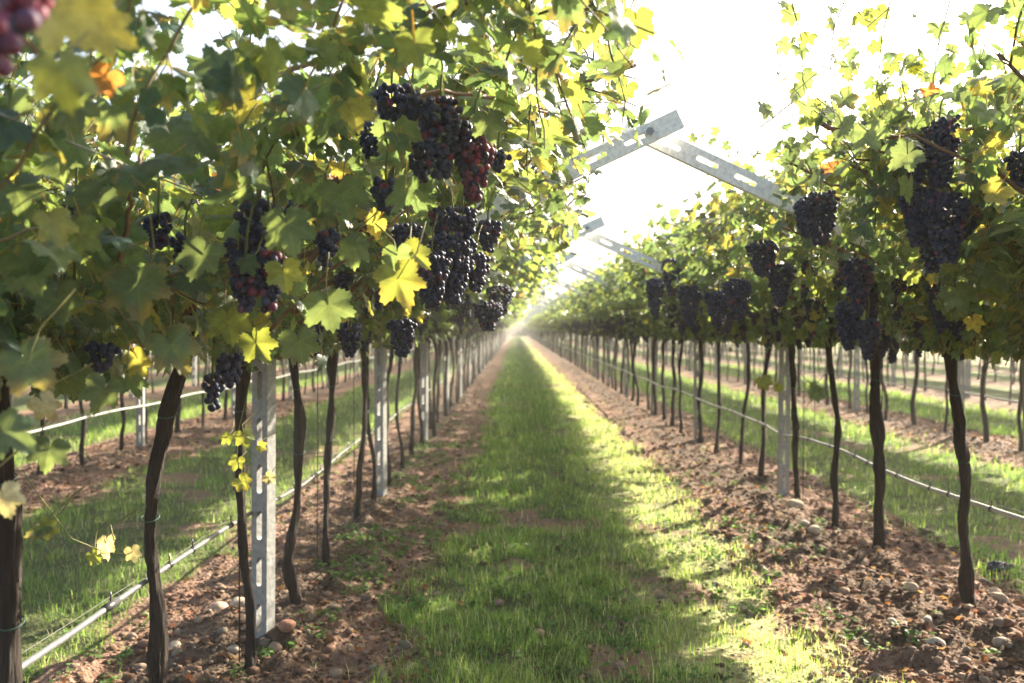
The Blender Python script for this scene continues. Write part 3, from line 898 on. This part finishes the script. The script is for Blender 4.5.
rsh = np.random.RandomState(3)
for h in HLEAF:
    x, y, z = at(h[0], h[1], h[2])
    v = nearest_vine('L1' if h[0] < 620 else 'R1', y)
    mb = MB(); lo = np.array(v.location)
    rad = h[3] * h[2] / FPX * .9; a = math.radians(h[4])
    tip = np.array([math.sin(a), 0, -math.cos(a)])
    org = np.array([x, y, z]) - lo - tip * rad * .35
    p1 = org + np.array([rsh.normal(0, .02), .03, rad * .8]); p2 = p1 + np.array([rsh.normal(0, .03), .05, rad * 1.0])
    add_leaves(mb, 0, org[None], np.array([h[5]], float), tip[None], np.array([rad]), rsh, col=np.array([h[6]]), mat=0, petiole=False)
    lf = link('leaf', mb.mesh('leaf', [M_LEAF]), v)
    ml = MB(); tube(ml, [org, p1, p2], [.0012, .0016, .002], 5, (.17, .16, .05), caps=False)
    link('leaf_stalk', ml.mesh('leaf_stalk', [M_CANE]), lf)

# canes that show against the leaves
CANES = [
    ([(262, 82, 1.9), (300, 68, 2.0), (340, 52, 2.1), (375, 40, 2.2), (450, 2, 2.3)], .006),
    ([(120, 262, 1.9), (128, 225, 1.9), (135, 175, 1.9), (142, 150, 1.95)], .005),
    ([(360, 108, 2.4), (440, 92, 2.5), (500, 100, 2.7), (560, 118, 3.0)], .006),
    ([(300, 140, 2.2), (345, 95, 2.3), (365, 90, 2.4)], .004),
    ([(270, 330, 2.6), (330, 270, 2.6), (380, 232, 2.6), (420, 200, 2.7)], .005),
    ([(20, 30, 1.0), (45, 65, 1.0), (75, 95, 1.05)], .0035),
    ([(820, 125, 3.2), (870, 138, 3.3), (940, 135, 3.3), (1030, 118, 3.2)], .008),
    ([(846, -5, 3.5), (832, 30, 3.5), (830, 60, 3.5), (828, 90, 3.5), (835, 125, 3.4)], .0024),
    ([(790, 0, 3.6), (800, 40, 3.6), (802, 80, 3.7), (815, 115, 3.7), (850, 135, 3.6)], .0022),
    ([(890, -5, 3.3), (880, 40, 3.3), (876, 90, 3.3), (890, 135, 3.3)], .0024),
    ([(775, 45, 3.9), (782, 90, 3.9), (792, 120, 3.9), (830, 150, 3.8)], .002),
    ([(950, -5, 3.2), (935, 50, 3.2), (930, 100, 3.2), (935, 135, 3.3)], .0024),
    ([(1005, -5, 3.1), (1000, 50, 3.1), (1010, 120, 3.2)], .0024),
    ([(612, 0, 3.5), (604, 50, 3.6), (585, 100, 3.6), (560, 130, 3.5)], .0022),
    ([(760, 128, 4.0), (795, 100, 3.8), (835, 125, 3.5)], .003),
    ([(247, 395, 3.6), (238, 430, 3.6), (236, 460, 3.6), (246, 482, 3.6), (250, 505, 3.6)], .0016),
    ([(20, 470, 2.2), (40, 500, 2.3), (70, 540, 2.4), (100, 552, 2.5), (130, 556, 2.5)], .0015),
    ([(815, 430, 5.2), (815, 395, 5.2), (780, 384, 6.0), (760, 372, 6.2)], .002),
]
for k, (pp, rad) in enumerate(CANES):
    W3 = np.array([at(*p) for p in pp])
    row = 'L1' if pp[0][0] < 620 else 'R1'
    v = nearest_vine(row, W3[0, 1]); lo = np.array(v.location)
    t = np.linspace(0, len(W3) - 1, len(W3) * 5)
    P = np.stack([np.interp(t, np.arange(len(W3)), W3[:, j]) for j in range(3)], -1)
    P = P + rsh.normal(0, rad * .35, P.shape)
    mb = MB(); tube(mb, P - lo, np.linspace(rad, rad * .7, len(P)), 8, (.16, .09, .055) if rad > .003 else (.15, .17, .05), .25, rsh)
    link('cane', mb.mesh('cane', M_CANE), v)

# ------------------------------------------------------------------ the vineyard past the counted vines: one mass
mb = MB()
def addmb(dst, src, loc, rz, mi=0, sx=1.0):
    c, s = math.cos(rz), math.sin(rz)
    V = np.concatenate(src.v) * np.array([sx, 1, 1])
    V = np.stack([V[:, 0] * c - V[:, 1] * s, V[:, 0] * s + V[:, 1] * c, V[:, 2]], -1) + np.array(loc)
    base = dst.n
    for f, m in zip(src.f, src.mi):
        dst.f.append(f + base); dst.mi.append(np.full(len(f), mi if m[0] == 0 else 1, np.int32))
    dst.v.append(V.astype(np.float32)); dst.c.append(np.concatenate(src.c)); dst.u.append(np.concatenate(src.u)); dst.n += len(V)
rs = np.random.RandomState(9)
FARROWS = [(L1, END['L1'] + 1, 165), (R1, END['R1'] + 1, 165), (L2, END['L2'] + 1, 150), (R2, END['R2'] + 1, 150), (L3, END['L3'] + 1, 130), (R3, END['R3'] + 1, 130),
           (L4, 20, 90), (R4, 22, 100), (R5, 28, 90), (L5, 26, 80), (R5 + 3.5, 34, 90), (L5 - 3.5, 34, 80)]
for x, a, b in FARROWS:
    y = a
    while y < b:
        rz = math.pi if rs.rand() < .5 else 0
        addmb(mb, CROWNS[3, 'even'][rs.randint(3)][1], (x, y, 0), rz, 0, rs.uniform(.95, 1.08))
        addmb(mb, TRUNKS[3][rs.randint(4)], (x + rs.normal(0, .04), y, 0), rs.uniform(0, 6), 2)
        y += 1.03 if y < 90 else 1.5
o = link('distant_vines', mb.mesh('distant_vines', [M_LEAF_FAR, M_CANE, M_BARK]))
tag(o, 'mass of far off vine rows merging into the haze beyond the counted vines', 'vineyard', kind='stuff')

# ------------------------------------------------------------------ slotted concrete posts and arms
def slotted(mb, length, w, th, slots, lw, lh, col=(.40, .40, .38), z0=0.0):
    """flat bar along +Z from z0, width w in X, thickness th in Y, through-slots at the given heights"""
    NR_ = 20
    zs = [z0] + [z0 + length]
    cells = []
    cur = z0
    for sc in slots:
        a, b = sc - lh * .5 - .02, sc + lh * .5 + .02
        if a > cur: cells.append((cur, a, None))
        cells.append((a, b, sc)); cur = b
    if cur < z0 + length: cells.append((cur, z0 + length, None))
    hw, ht = w / 2, th / 2
    for a, b, sc in cells:
        if sc is None:
            V = [(-hw, -ht, a), (hw, -ht, a), (hw, -ht, b), (-hw, -ht, b), (-hw, ht, a), (hw, ht, a), (hw, ht, b), (-hw, ht, b)]
            mb.add(V, [[[0, 1, 2, 3], [5, 4, 7, 6], [1, 5, 6, 2], [4, 0, 3, 7]]], col)
        else:
            ring = []; outer = []
            H2 = (b - a) / 2; c0 = (a + b) / 2
            for k in range(NR_):
                t = 2 * math.pi * (k + .5) / NR_
                cx, sz = math.cos(t), math.sin(t)
                rx = lw / 2 * cx; rz = lw / 2 * sz + math.copysign(lh / 2 - lw / 2, sz)
                ring.append((rx, c0 + rz))
                # matching point on the rectangle
                dx, dz = cx * (1.0), sz * (H2 / hw)
                m = max(abs(dx) / hw, abs(dz) / H2)
                outer.append([dx / m, c0 + dz / m])
            # snap the nearest points to the corners
            for cx_, cz_ in ((hw, b), (hw, a), (-hw, a), (-hw, b)):
                j = min(range(NR_), key=lambda q: ((outer[q][0] - cx_) / hw) ** 2 + ((outer[q][1] - cz_) / H2) ** 2)
                outer[j] = [cx_, cz_]
            V = []
            for yy in (-ht, ht):
                V += [(p[0], yy, p[1]) for p in ring]; V += [(p[0], yy, p[1]) for p in outer]
            F = []
            for k in range(NR_):
                k2 = (k + 1) % NR_
                F.append([k, NR_ + k, NR_ + k2, k2][::-1]); F.append([2 * NR_ + k, 3 * NR_ + k, 3 * NR_ + k2, 2 * NR_ + k2])
                F.append([k, k2, 2 * NR_ + k2, 2 * NR_ + k])
                if abs(abs(outer[k][0]) - hw) < 1e-6 and abs(abs(outer[k2][0]) - hw) < 1e-6:
                    F.append([NR_ + k, NR_ + k2, 3 * NR_ + k2, 3 * NR_ + k][::-1])
            mb.add(V, [F], col)
    for zz in (z0, z0 + length):
        mb.add([(-hw, -ht, zz), (hw, -ht, zz), (hw, ht, zz), (-hw, ht, zz)], [[[0, 1, 2, 3]]], col)

def make_post_meshes():
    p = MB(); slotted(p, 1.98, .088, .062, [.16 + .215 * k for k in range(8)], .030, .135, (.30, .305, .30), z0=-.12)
    pm = p.mesh('post', M_CONC, smooth=False)
    L = 2.12
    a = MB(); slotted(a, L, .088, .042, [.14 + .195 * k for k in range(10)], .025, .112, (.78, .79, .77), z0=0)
    am = a.mesh('arm', M_CONC, smooth=False)
    b = MB(); tube(b, [[0, -.055, 0], [0, .05, 0]], .011, 6, (.25, .25, .26)); tube(b, [[0, -.062, 0], [0, -.052, 0]], .019, 6, (.2, .2, .2))
    bm_ = b.mesh('bolt', M_WIRE, smooth=False)
    return pm, am, bm_
PM, AM, BM = make_post_meshes()
ANG = math.atan(ARM_SL)
rs = np.random.RandomState(21)
POSTS = {'L1': (POST0, 70), 'R1': (POST0, 70), 'L2': (8.1, 56), 'R2': (9.3, 58), 'L3': (16.9, 40), 'R3': (16.9, 42)}
npost = 0
for row, (y0, y1) in POSTS.items():
    k = 0; y = y0
    while y < y1:
        x = ROWX[row]
        seen = round((y - NEARPOST[row]) / POSTSTEP)
        lim = {'L1': 6, 'R1': 6, 'L2': 3, 'R2': 3, 'L3': 2, 'R3': 2}[row]
        grp = None
        if seen < 0: lab = f'slotted concrete post at the near end of the {ROWNAME[row]}'
        elif seen < lim: lab = f'{ORD[seen]} slotted grey concrete post in the {ROWNAME[row]}'
        else:
            lab = f'small distant concrete post in the {ROWNAME[row]}, beyond its {ORD[lim - 1]} post'
            grp = f'distant posts of the {ROWNAME[row]}'
        r = thing('trellis_post', (x + (.085 if row == 'R1' and k == 0 else 0), y + rs.normal(0, .02) * (k > 0), 0), lab, 'post', grp or 'concrete trellis posts along the rows')
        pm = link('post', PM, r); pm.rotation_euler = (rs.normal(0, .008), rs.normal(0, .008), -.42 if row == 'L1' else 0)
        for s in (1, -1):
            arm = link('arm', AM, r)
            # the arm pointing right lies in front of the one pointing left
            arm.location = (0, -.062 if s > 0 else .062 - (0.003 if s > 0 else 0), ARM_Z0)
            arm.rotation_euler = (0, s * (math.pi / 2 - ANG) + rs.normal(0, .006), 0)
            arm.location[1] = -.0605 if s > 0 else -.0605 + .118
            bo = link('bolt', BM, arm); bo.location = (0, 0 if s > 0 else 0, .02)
            if s > 0:
                be = link('bolt', BM, arm); be.location = (0, 0, 1.962)
        npost += 1
        y += POSTSTEP; k += 1
# posts farther down all rows: one mass
mb = MB()
pmb = MB(); slotted(pmb, 1.98, .088, .062, [.3, .8, 1.3], .03, .13, (.30, .305, .30), z0=-.12)
def arm_simple(x, y, s):
    a = np.array([x, y, ARM_Z0]); d = np.array([s * math.cos(ANG), 0, math.sin(ANG)]); n_ = np.array([-s * math.sin(ANG), 0, math.cos(ANG)])
    V = []
    for f in (0, 2.1):
        for u, w in ((-1, -1), (1, -1), (1, 1), (-1, 1)):
            V.append(a + d * f + n_ * u * .044 + np.array([0, w * .02, 0]) + np.array([0, -.06 * s, 0]))
    mb.add(V, [[[0, 1, 5, 4], [1, 2, 6, 5], [2, 3, 7, 6], [3, 0, 4, 7], [0, 3, 2, 1], [4, 5, 6, 7]]], (.5, .52, .52))
for row, x, a, b in [('L1', L1, 70, 165), ('R1', R1, 70, 165), ('L2', L2, 57, 110), ('R2', R2, 59, 110), ('', L3, 41, 90), ('', R3, 42, 90), ('', R4, 21, 90), ('', L4, 21, 80), ('', R5, 29, 80)]:
    y = POST0 + POSTSTEP * math.ceil((a - POST0) / POSTSTEP)
    while y < b:
        addmb(mb, pmb, (x, y, 0), 0); arm_simple(x, y, 1); arm_simple(x, y, -1); y += POSTSTEP
o = link('distant_posts', mb.mesh('distant_posts', [M_CONC, M_CONC], smooth=False))
tag(o, 'pale trellis posts far down the rows fading in the haze', 'posts', kind='stuff')

# ------------------------------------------------------------------ drip pipes, their wires, trellis wires, stakes
def rowcurve(x, ys, zs, y0, y1, step, jit, seed):
    rr = np.random.RandomState(seed)
    y = np.arange(y0, y1, step)
    z = np.interp(y, ys, zs)
    xx = x + np.convolve(rr.normal(0, jit, len(y) + 4), np.ones(5) / 5, 'valid')
    return np.stack([xx, y, z + np.convolve(rr.normal(0, jit, len(y) + 4), np.ones(5) / 5, 'valid')], -1)
PIPE_LABEL = {'L1': 'grey drip pipe strung knee high along the row left of the path', 'R1': 'pale drip pipe strung along the row right of the path',
              'L2': 'grey drip pipe along the second row to the left', 'R2': 'grey drip pipe along the second row to the right',
              'R3': 'thin far drip pipe along the third row to the right'}
PIPES = {
    'L1': (L1 - .055, [0, 2.3, 3.05, 4.16, 5.85, 7.3, 20], [.68, .67, .667, .643, .607, .61, .60]),
    'R1': (R1 + .045, [3, 4.6, 5.65, 6.48, 7.3, 8.2, 8.8, 9.3, 11.6, 12.7, 16.4, 25], [.60, .595, .585, .576, .595, .594, .563, .61, .597, .63, .59, .6]),
    'L2': (L2 + .05, [5, 9.2, 12, 30], [.54, .53, .56, .56]),
    'R2': (R2 + .05, [8, 14, 18, 30], [.60, .63, .6, .6]),
    'R3': (R3 + .05, [8, 30], [.6, .6]),
}
for row, (x, ys, zs) in PIPES.items():
    y0 = {'L1': .5, 'R1': 2.5, 'L2': 6, 'R2': 8, 'R3': 14}[row]
    r = thing('drip_pipe', (x, y0, 0), PIPE_LABEL[row], 'pipe', 'drip irrigation pipes along the rows')
    P = rowcurve(x, ys, zs, y0, 90 if row in ('L1', 'R1') else 60, .25, .006, 50)
    if row == 'R1': P[:, 0] -= .095 * np.clip((P[:, 1] - 7.0) / 3.2, 0, 1)
    P[:, 2] += .012 * np.sin(P[:, 1] * 1.9)
    P0 = P - np.array([x, y0, 0])
    mb = MB(); tube(mb, P0, .0095 if row == 'L1' else .0115, 10, (.15, .15, .15) if row == 'L1' else (.34, .34, .33)); link('pipe', mb.mesh('pipe', M_PIPE), r)
    mb = MB(); Q = P0.copy(); Q[:, 2] += .026 + .007 * np.sin(P[:, 1] * 3.1); tube(mb, Q, .0012, 5, (.10, .10, .10)); link('carrier_wire', mb.mesh('carrier_wire', M_WIRE), r)
    if row in ('L1', 'R1'):
        yc = y0 + .3; kk = 0
        while yc < 16:
            i = int(np.argmin(np.abs(P[:, 1] - yc)))
            mb = MB(); c = P0[i]; dv = P0[min(i + 1, len(P0) - 1)] - c; dv = dv / np.linalg.norm(dv)
            tube(mb, [c - dv * .012, c + dv * .012], (.012 if row == 'L1' else .0145), 10, (.03, .03, .035)); tube(mb, [c + [0, 0, .01], c + [0, 0, .042]], .0028, 5, (.03, .03, .035))
            link('clip', mb.mesh('clip', M_PIPE), r)
            yc += .52 if kk % 3 else .26; kk += 1
        yc = 3.0 if row == 'L1' else 6.5
        while yc < 30:                       # sleeves joining the pipe lengths
            i = int(np.argmin(np.abs(P[:, 1] - yc)))
            mb = MB(); tube(mb, [P0[i] - [0, .05, 0], P0[i] + [0, .05, 0]], (.013 if row == 'L1' else .016), 12, (.05, .05, .055)); link('sleeve', mb.mesh('sleeve', M_PIPE), r)
            yc += 6.15
WL = [('L1', .45, 'lowest'), ('L1', .95, 'middle'), ('L1', 1.45, 'outermost'), ('R1', -.45, 'lowest'), ('R1', -.95, 'middle'), ('R1', -1.45, 'outermost')]
for row, t, nm in WL:
    x = ROWX[row] + t
    P = rowcurve(x, [0, 100], [surf(t) + .05] * 2, .2 if row == 'L1' else .5, 90, .5, .01, int(abs(t) * 10))
    o = None
    mb = MB(); y0 = P[0, 1]; tube(mb, P - np.array([x, y0, 0]), .0017, 4, (.32, .32, .32))
    o = link('trellis_wire', mb.mesh('trellis_wire', M_WIRE)); o.location = (x, y0, 0)
    tag(o, f'{nm} taut wire over the arms on the path side of the {"left" if row == "L1" else "right"} row', 'wire', 'trellis wires running over the arms')
for row, rx in (('L1', -.035), ('R1', .045)):
    vs = [v for v in VINES[row] if (2.0 if row == 'L1' else 4.0) < v[0] < 13]
    for k, (y, v, lod) in enumerate(vs):
        if k % 5 in (1, 3) or (row == 'L1' and y < 4): continue
        mb = MB(); h = 1.5
        tube(mb, [[0, 0, -.1], [.004, 0, .7], [rsh.normal(0, .012), 0, h]], .0032, 6, (.05, .04, .032))
        o = link('vine_stake', mb.mesh('vine_stake', M_WIRE)); o.location = (v.location[0] + rx + rsh.normal(0, .01), y + .05, 0)
        tag(o, 'thin rod beside the ' + v['label'].replace(' in the row left of the grass path', ', left row').replace(' in the row right of the grass path', ', right row'), 'stake', 'thin rods staking the vines')

# ------------------------------------------------------------------ grass, weeds, litter, stones
rs = np.random.RandomState(4)
def scatter(x0, x1, y0, y1, d0, power=1.5, ref=4.5):
    """positions whose density falls with distance"""
    out = []
    y = y0
    while y < y1:
        dy = max(.25, y * .06)
        dens = d0 * (ref / max(y, ref * .8)) ** power
        n = rs.poisson(dens * (x1 - x0) * dy)
        if n: out.append(np.stack([rs.uniform(x0, x1, n), rs.uniform(y, y + dy, n)], -1))
        y += dy
    return np.concatenate(out)
P = [scatter(-.9, 1.8, 3.4, 70, 7600, 1.55), scatter(-4.2, -1.6, 3.6, 30, 3600, 1.5), scatter(2.7, 5.6, 4.5, 40, 4000, 1.5),
     scatter(6.4, 9.2, 10, 40, 2200, 1.4, 8), scatter(-7.8, -4.9, 9, 30, 1800, 1.4, 8)]
P = np.concatenate(P)
gmk = grassmask(P[:, 0], P[:, 1])
pat = fbm(P[:, 0] * 5, P[:, 1] * 5, 3, 77)
cl = fbm(P[:, 0] * 16, P[:, 1] * 16, 2, 99)
keep = rs.rand(len(P)) < np.clip(gmk * (0.15 + 1.9 * np.clip(pat - .3, 0, 1)) + .012, 0, 1)
P = P[keep]; pat = pat[keep]; cl = cl[keep]
m = len(P)
print('grass blades', m)
dd = P[:, 1]
h = (0.022 + .06 * rs.rand(m) ** 1.8) * (.55 + 1.0 * pat + .7 * np.clip(cl - .5, 0, 1) * 2)
w = .0013 * np.clip(dd / 4.5, 1, 5) ** .75 * rs.uniform(.8, 1.5, m)
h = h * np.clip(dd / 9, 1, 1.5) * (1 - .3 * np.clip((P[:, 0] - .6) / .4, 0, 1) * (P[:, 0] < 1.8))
az = rs.uniform(0, 6.283, m); bend = rs.uniform(.1, 1.0, m) * h * .9
bx, by = np.cos(az), np.sin(az)
sx, sy = -by, bx
z0 = hgt(P[:, 0], P[:, 1])
B = np.stack([P[:, 0], P[:, 1], z0 - .004], -1)
side = np.stack([sx, sy, np.zeros(m)], -1) * w[:, None]
dirv = np.stack([bx, by, np.zeros(m)], -1)
mid = B + dirv * (bend * .32)[:, None] + np.array([0, 0, 1]) * (h * .6)[:, None]
tip = B + dirv * bend[:, None] + np.array([0, 0, 1]) * h[:, None]
V = np.stack([B - side, B + side, mid + side * .75, mid - side * .75, tip], 1).reshape(-1, 3)
off = (np.arange(m) * 5)[:, None, None]
big = fbm(P[:, 0] * 1.3, P[:, 1] * .9, 3, 55)
base = np.array([.105, .20, .056]) * (1 - big[:, None]) * 1.15 + np.array([.15, .20, .07]) * big[:, None]
C = base * rs.uniform(.6, 1.45, (m, 1))
dry = rs.rand(m) < (.12 + .60 * np.clip(P[:, 0] - .5, 0, 1) * (P[:, 0] < 1.8))  # some dry blades everywhere, many more to brighten the sunlit strip
C *= (1 + .35 * (np.clip((P[:, 0] - .6) / .4, 0, 1) * (P[:, 0] < 1.8)))[:, None] * np.array([1.12, 1.0, .9])  # blades lightened along the sunlit strip, sunlight put into their colour
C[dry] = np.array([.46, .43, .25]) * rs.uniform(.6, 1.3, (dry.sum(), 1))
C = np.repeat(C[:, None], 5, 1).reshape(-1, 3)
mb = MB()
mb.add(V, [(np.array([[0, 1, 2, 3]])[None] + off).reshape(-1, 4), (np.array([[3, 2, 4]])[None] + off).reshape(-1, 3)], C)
o = link('grass', mb.mesh('grass', M_GRASS))
tag(o, 'short uneven green grass covering the strips between the vine rows', 'grass', kind='stuff')

# low broadleaf weeds in the soil and sward
P = np.concatenate([scatter(-1.2, 1.7, 3.6, 16, 95, 1.2), scatter(-1.2, -.5, 4.2, 12, 240, 1.0), scatter(1.5, 2.9, 4.2, 12, 26, 1.0), scatter(-4, -1.6, 4, 14, 60, 1.2), scatter(2.8, 5.4, 5, 14, 60, 1.2)])
P = P[fbm(P[:, 0] * 2.2, P[:, 1] * 1.7, 3, 63) > .47]
O, NR, TP, SZ = [], [], [], []
for x, y in P:
    z = float(hgt(x, y)); n = rs.randint(5, 13); rr = rs.uniform(.02, .055)
    for k in range(n):
        a = rs.uniform(0, 6.28); q = rs.uniform(.2, 1) * rr
        O.append((x + math.cos(a) * q, y + math.sin(a) * q, z + rs.uniform(.006, .045)))
        NR.append((rs.normal(0, .4), rs.normal(0, .4), 1)); TP.append((math.cos(a), math.sin(a), rs.uniform(-.2, .5))); SZ.append(rs.uniform(.007, .019))
mb = MB(); m = len(O)
add_leaves(mb, 2, np.array(O), np.array(NR), np.array(TP), np.array(SZ), rs, col=np.array([.085, .15, .045]) * rs.uniform(.6, 1.5, (m, 1)))
o = link('weeds', mb.mesh('weeds', M_GRASS))
tag(o, 'low broad leaved weeds scattered in soil and grass', 'weeds', kind='stuff')

# dry fallen leaves and crumbled bits
def strips(n0, power=1.3):
    return np.concatenate([scatter(-1.95, -.45, 3.4, 28, n0, power), scatter(1.35, 3.0, 3.8, 40, n0 * 1.25, power), scatter(-5.3, -3.8, 8, 20, n0 * .8, power, 8), scatter(5.2, 6.8, 9, 24, n0 * .8, power, 9), scatter(-.5, 1.4, 3.5, 14, n0 * .16, power)])
P = strips(230)
m = len(P); z = hgt(P[:, 0], P[:, 1])
pal = np.array([[.17, .10, .07], [.24, .16, .11], [.12, .075, .055], [.29, .21, .15], [.21, .09, .06], [.09, .06, .045], [.27, .22, .16]])
C = pal[rs.randint(0, 7, m)] * rs.uniform(.6, 1.2, (m, 1))
mb = MB()
add_leaves(mb, 2, np.stack([P[:, 0], P[:, 1], z + rs.uniform(.004, .02, m)], -1), rs.normal(0, .33, (m, 3)) + [0, 0, 1], rs.normal(0, 1, (m, 3)), rs.uniform(.006, .030, m), rs, col=C)
o = link('leaf_litter', mb.mesh('leaf_litter', M_LITTER))
tag(o, 'dry brown leaves fallen on the soil under the vines', 'leaf litter', kind='stuff')

def stones(P, smin, smax, mb, icos, power=2.2, lift=.25):
    V, F = icos; m = len(P)
    s = smin + (smax - smin) * rs.rand(m) ** power
    z = hgt(P[:, 0], P[:, 1])
    az = rs.uniform(0, 6.28, m)
    sc = np.stack([s * rs.uniform(.8, 1.4, m), s * rs.uniform(.7, 1.1, m), s * rs.uniform(.45, .85, m)], -1)
    nzv = 1 + .22 * (rs.rand(m, len(V)) - .5)
    Q = V[None] * sc[:, None] * nzv[..., None]
    c, sn = np.cos(az)[:, None], np.sin(az)[:, None]
    Q = np.stack([Q[..., 0] * c - Q[..., 1] * sn, Q[..., 0] * sn + Q[..., 1] * c, Q[..., 2]], -1)
    Q += np.stack([P[:, 0], P[:, 1], z + s * lift], -1)[:, None]
    pal = np.array([[.27, .19, .14], [.22, .13, .095], [.27, .205, .155], [.17, .11, .08], [.20, .165, .13], [.12, .07, .05], [.13, .08, .055]])
    C = pal[rs.randint(0, 7, m)] * rs.uniform(.7, 1.2, (m, 1))
    off = (np.arange(m) * len(V))[:, None, None]
    mb.add(Q.reshape(-1, 3), [(F[None] + off).reshape(-1, 3)], np.repeat(C, len(V), 0))
mb = MB()
P = strips(1500, 1.7); print('pebbles', len(P)); stones(P, .002, .013, mb, ICO1)
P = strips(150, 1.5); stones(P, .010, .034, mb, ICO1, 1.8)
P = scatter(1.75, 2.9, 4.2, 14, 200, 1.2); stones(P, .006, .024, mb, ICO1, 1.6)
o = link('gravel', mb.mesh('gravel', M_STONE))
tag(o, 'reddish pebbles and soil crumbs strewn in the strips under the vines', 'gravel', kind='stuff')

# the larger stones, one by one: px, py, radius px, colour, label
STN = [
    (218, 617, 10, (.34, .27, .22), 'rounded grey brown stone left of the nearest left post'), (238, 613, 10, (.38, .33, .27), 'pale rounded stone just left of the nearest left post'),
    (172, 656, 9, (.42, .36, .30), 'pale flat stone right of the leaning left trunk'), (286, 655, 9, (.33, .18, .13), 'reddish stone at the foot of the nearest left post'),
    (274, 660, 8, (.35, .25, .19), 'brown stone touching the nearest left post foot'), (232, 664, 7, (.36, .31, .26), 'small pale stone near the second left trunk foot'),
    (795, 515, 9, (.40, .33, .24), 'pale flat stone at the foot of the first right post'), (815, 546, 7, (.42, .36, .29), 'pale upright stone behind the shadowed soil mound on the right'),
    (806, 531, 5, (.45, .40, .33), 'small light stone beyond the right post foot'), (994, 598, 9, (.38, .29, .21), 'tan stone right of the nearest right trunk'),
    (1000, 612, 8, (.36, .27, .20), 'brown stone below the tan stone by the nearest right trunk'), (913, 606, 7, (.40, .33, .25), 'round tan stone left of the nearest right trunk'),
    (893, 633, 5, (.45, .40, .32), 'small pale stone on the front edge of right soil strip'), (938, 661, 8, (.40, .36, .31), 'light angular stone at the lower right of the soil'),
    (903, 642, 6, (.36, .28, .22), 'brown flattish stone beside the small pale stone on the right'), (929, 634, 6, (.38, .34, .30), 'grey stone in the middle of the right soil strip'),
    (1003, 657, 8, (.40, .34, .28), 'pale stone in the bottom right corner of the soil'), (967, 670, 6, (.33, .25, .20), 'dark brown stone near the bottom right edge'),
    (880, 592, 6, (.42, .36, .30), 'pale stone in front of the second right trunk'), (845, 596, 6, (.34, .24, .18), 'brown stone left of the second right trunk foot'),
]
for k, (px, py, rp, col, lab) in enumerate(STN):
    d = CAMH * FPX / (py - VPY); x = (px - VPX) * d / FPX; rad = rp * d / FPX
    V, F = ICO3
    rr = np.random.RandomState(k)
    nzv = 1 + .20 * (fbm(V[:, 0] * 1.6 + k, V[:, 1] * 1.6 + V[:, 2], 3, k) - .5) * 2
    Q = V * nzv[:, None] * np.array([rad * rr.uniform(1.0, 1.2), rad * rr.uniform(.7, 1), rad * rr.uniform(.6, .8)])
    mb = MB(); mb.add(Q, [F], col)
    o = link('stone', mb.mesh('stone', M_STONE)); o.location = (x, d, float(hgt(x, d)) + rad * .3); o.rotation_euler = (0, 0, rr.uniform(0, 3))
    tag(o, lab, 'stone', 'larger stones in the soil')

# bunch of grapes fallen on the ground at the right edge
x, y = (1000 - VPX) * 6.02 / FPX, 6.02
fb = bunch_geo(4444, L=.17, Rr=.04, br=.0088, icos=ICO2)
o = link('fallen_grape_bunch', fb.mesh('fallen_grape_bunch', M_GRAPE)); o.location = (x - .08, y, float(hgt(x, y)) + .045); o.rotation_euler = (0, math.radians(-90), .2)
tag(o, 'dark blue bunch of grapes fallen on the soil behind the nearest right trunk', 'grapes')

# ------------------------------------------------------------------ far trees where the path ends
mb = MB(); mt = MB()
rs = np.random.RandomState(8)
for k in range(110):
    x = -165 + k * 3.0 + rs.normal(0, 1.0); y = 182 + rs.normal(0, 3); hh = rs.uniform(6, 9.5)
    n = 240
    v = norm(rs.normal(0, 1, (n, 3))) * rs.uniform(.5, 1, (n, 1)) * np.array([2.8, 2.4, hh * .45]) + np.array([x, y, hh * .55])
    w_ = np.stack([rs.normal(x, 1.6, 110), rs.normal(y - 2, 1.0, 110), rs.uniform(.1, hh * .45, 110)], -1)
    v = np.concatenate([v, w_]); n = len(v)
    add_leaves(mb, 2, v, rs.normal(0, 1, (n, 3)), rs.normal(0, 1, (n, 3)), rs.uniform(.6, 1.1, n), rs, col=np.array([.045, .075, .045]) * rs.uniform(.7, 1.2, (n, 1)))
    tube(mb, [[x, y, 0], [x, y, hh * .5]], [.25, .15], 5, (.05, .04, .03), mat=1)
o = link('far_treeline', mb.mesh('far_treeline', [M_TREE, M_CANE]))
tag(o, 'faint belt of trees beyond the end of the vineyard', 'trees', kind='stuff')

# ------------------------------------------------------------------ hazy air
HAZE = 0.0019
V = [(sx * 520, yy, zz) for zz in (-1.2, 11.5) for yy in (-80, 660) for sx in (-1, 1)]
mb = MB(); mb.add(V, [[[0, 2, 3, 1], [4, 5, 7, 6], [0, 1, 5, 4], [2, 6, 7, 3], [0, 4, 6, 2], [1, 3, 7, 5]]])
m_, n_, out_ = mat('haze_air')
vol = n_.nodes.new('ShaderNodeVolumePrincipled')
vol.inputs['Density'].default_value = HAZE
vol.inputs['Color'].default_value = (.97, .96, .93, 1)
vol.inputs['Anisotropy'].default_value = .25
n_.links.new(vol.outputs[0], out_.inputs['Volume'])
o = link('haze', mb.mesh('haze', m_, smooth=False))
tag(o, 'pale warm morning haze filling the vineyard', 'haze', kind='stuff')
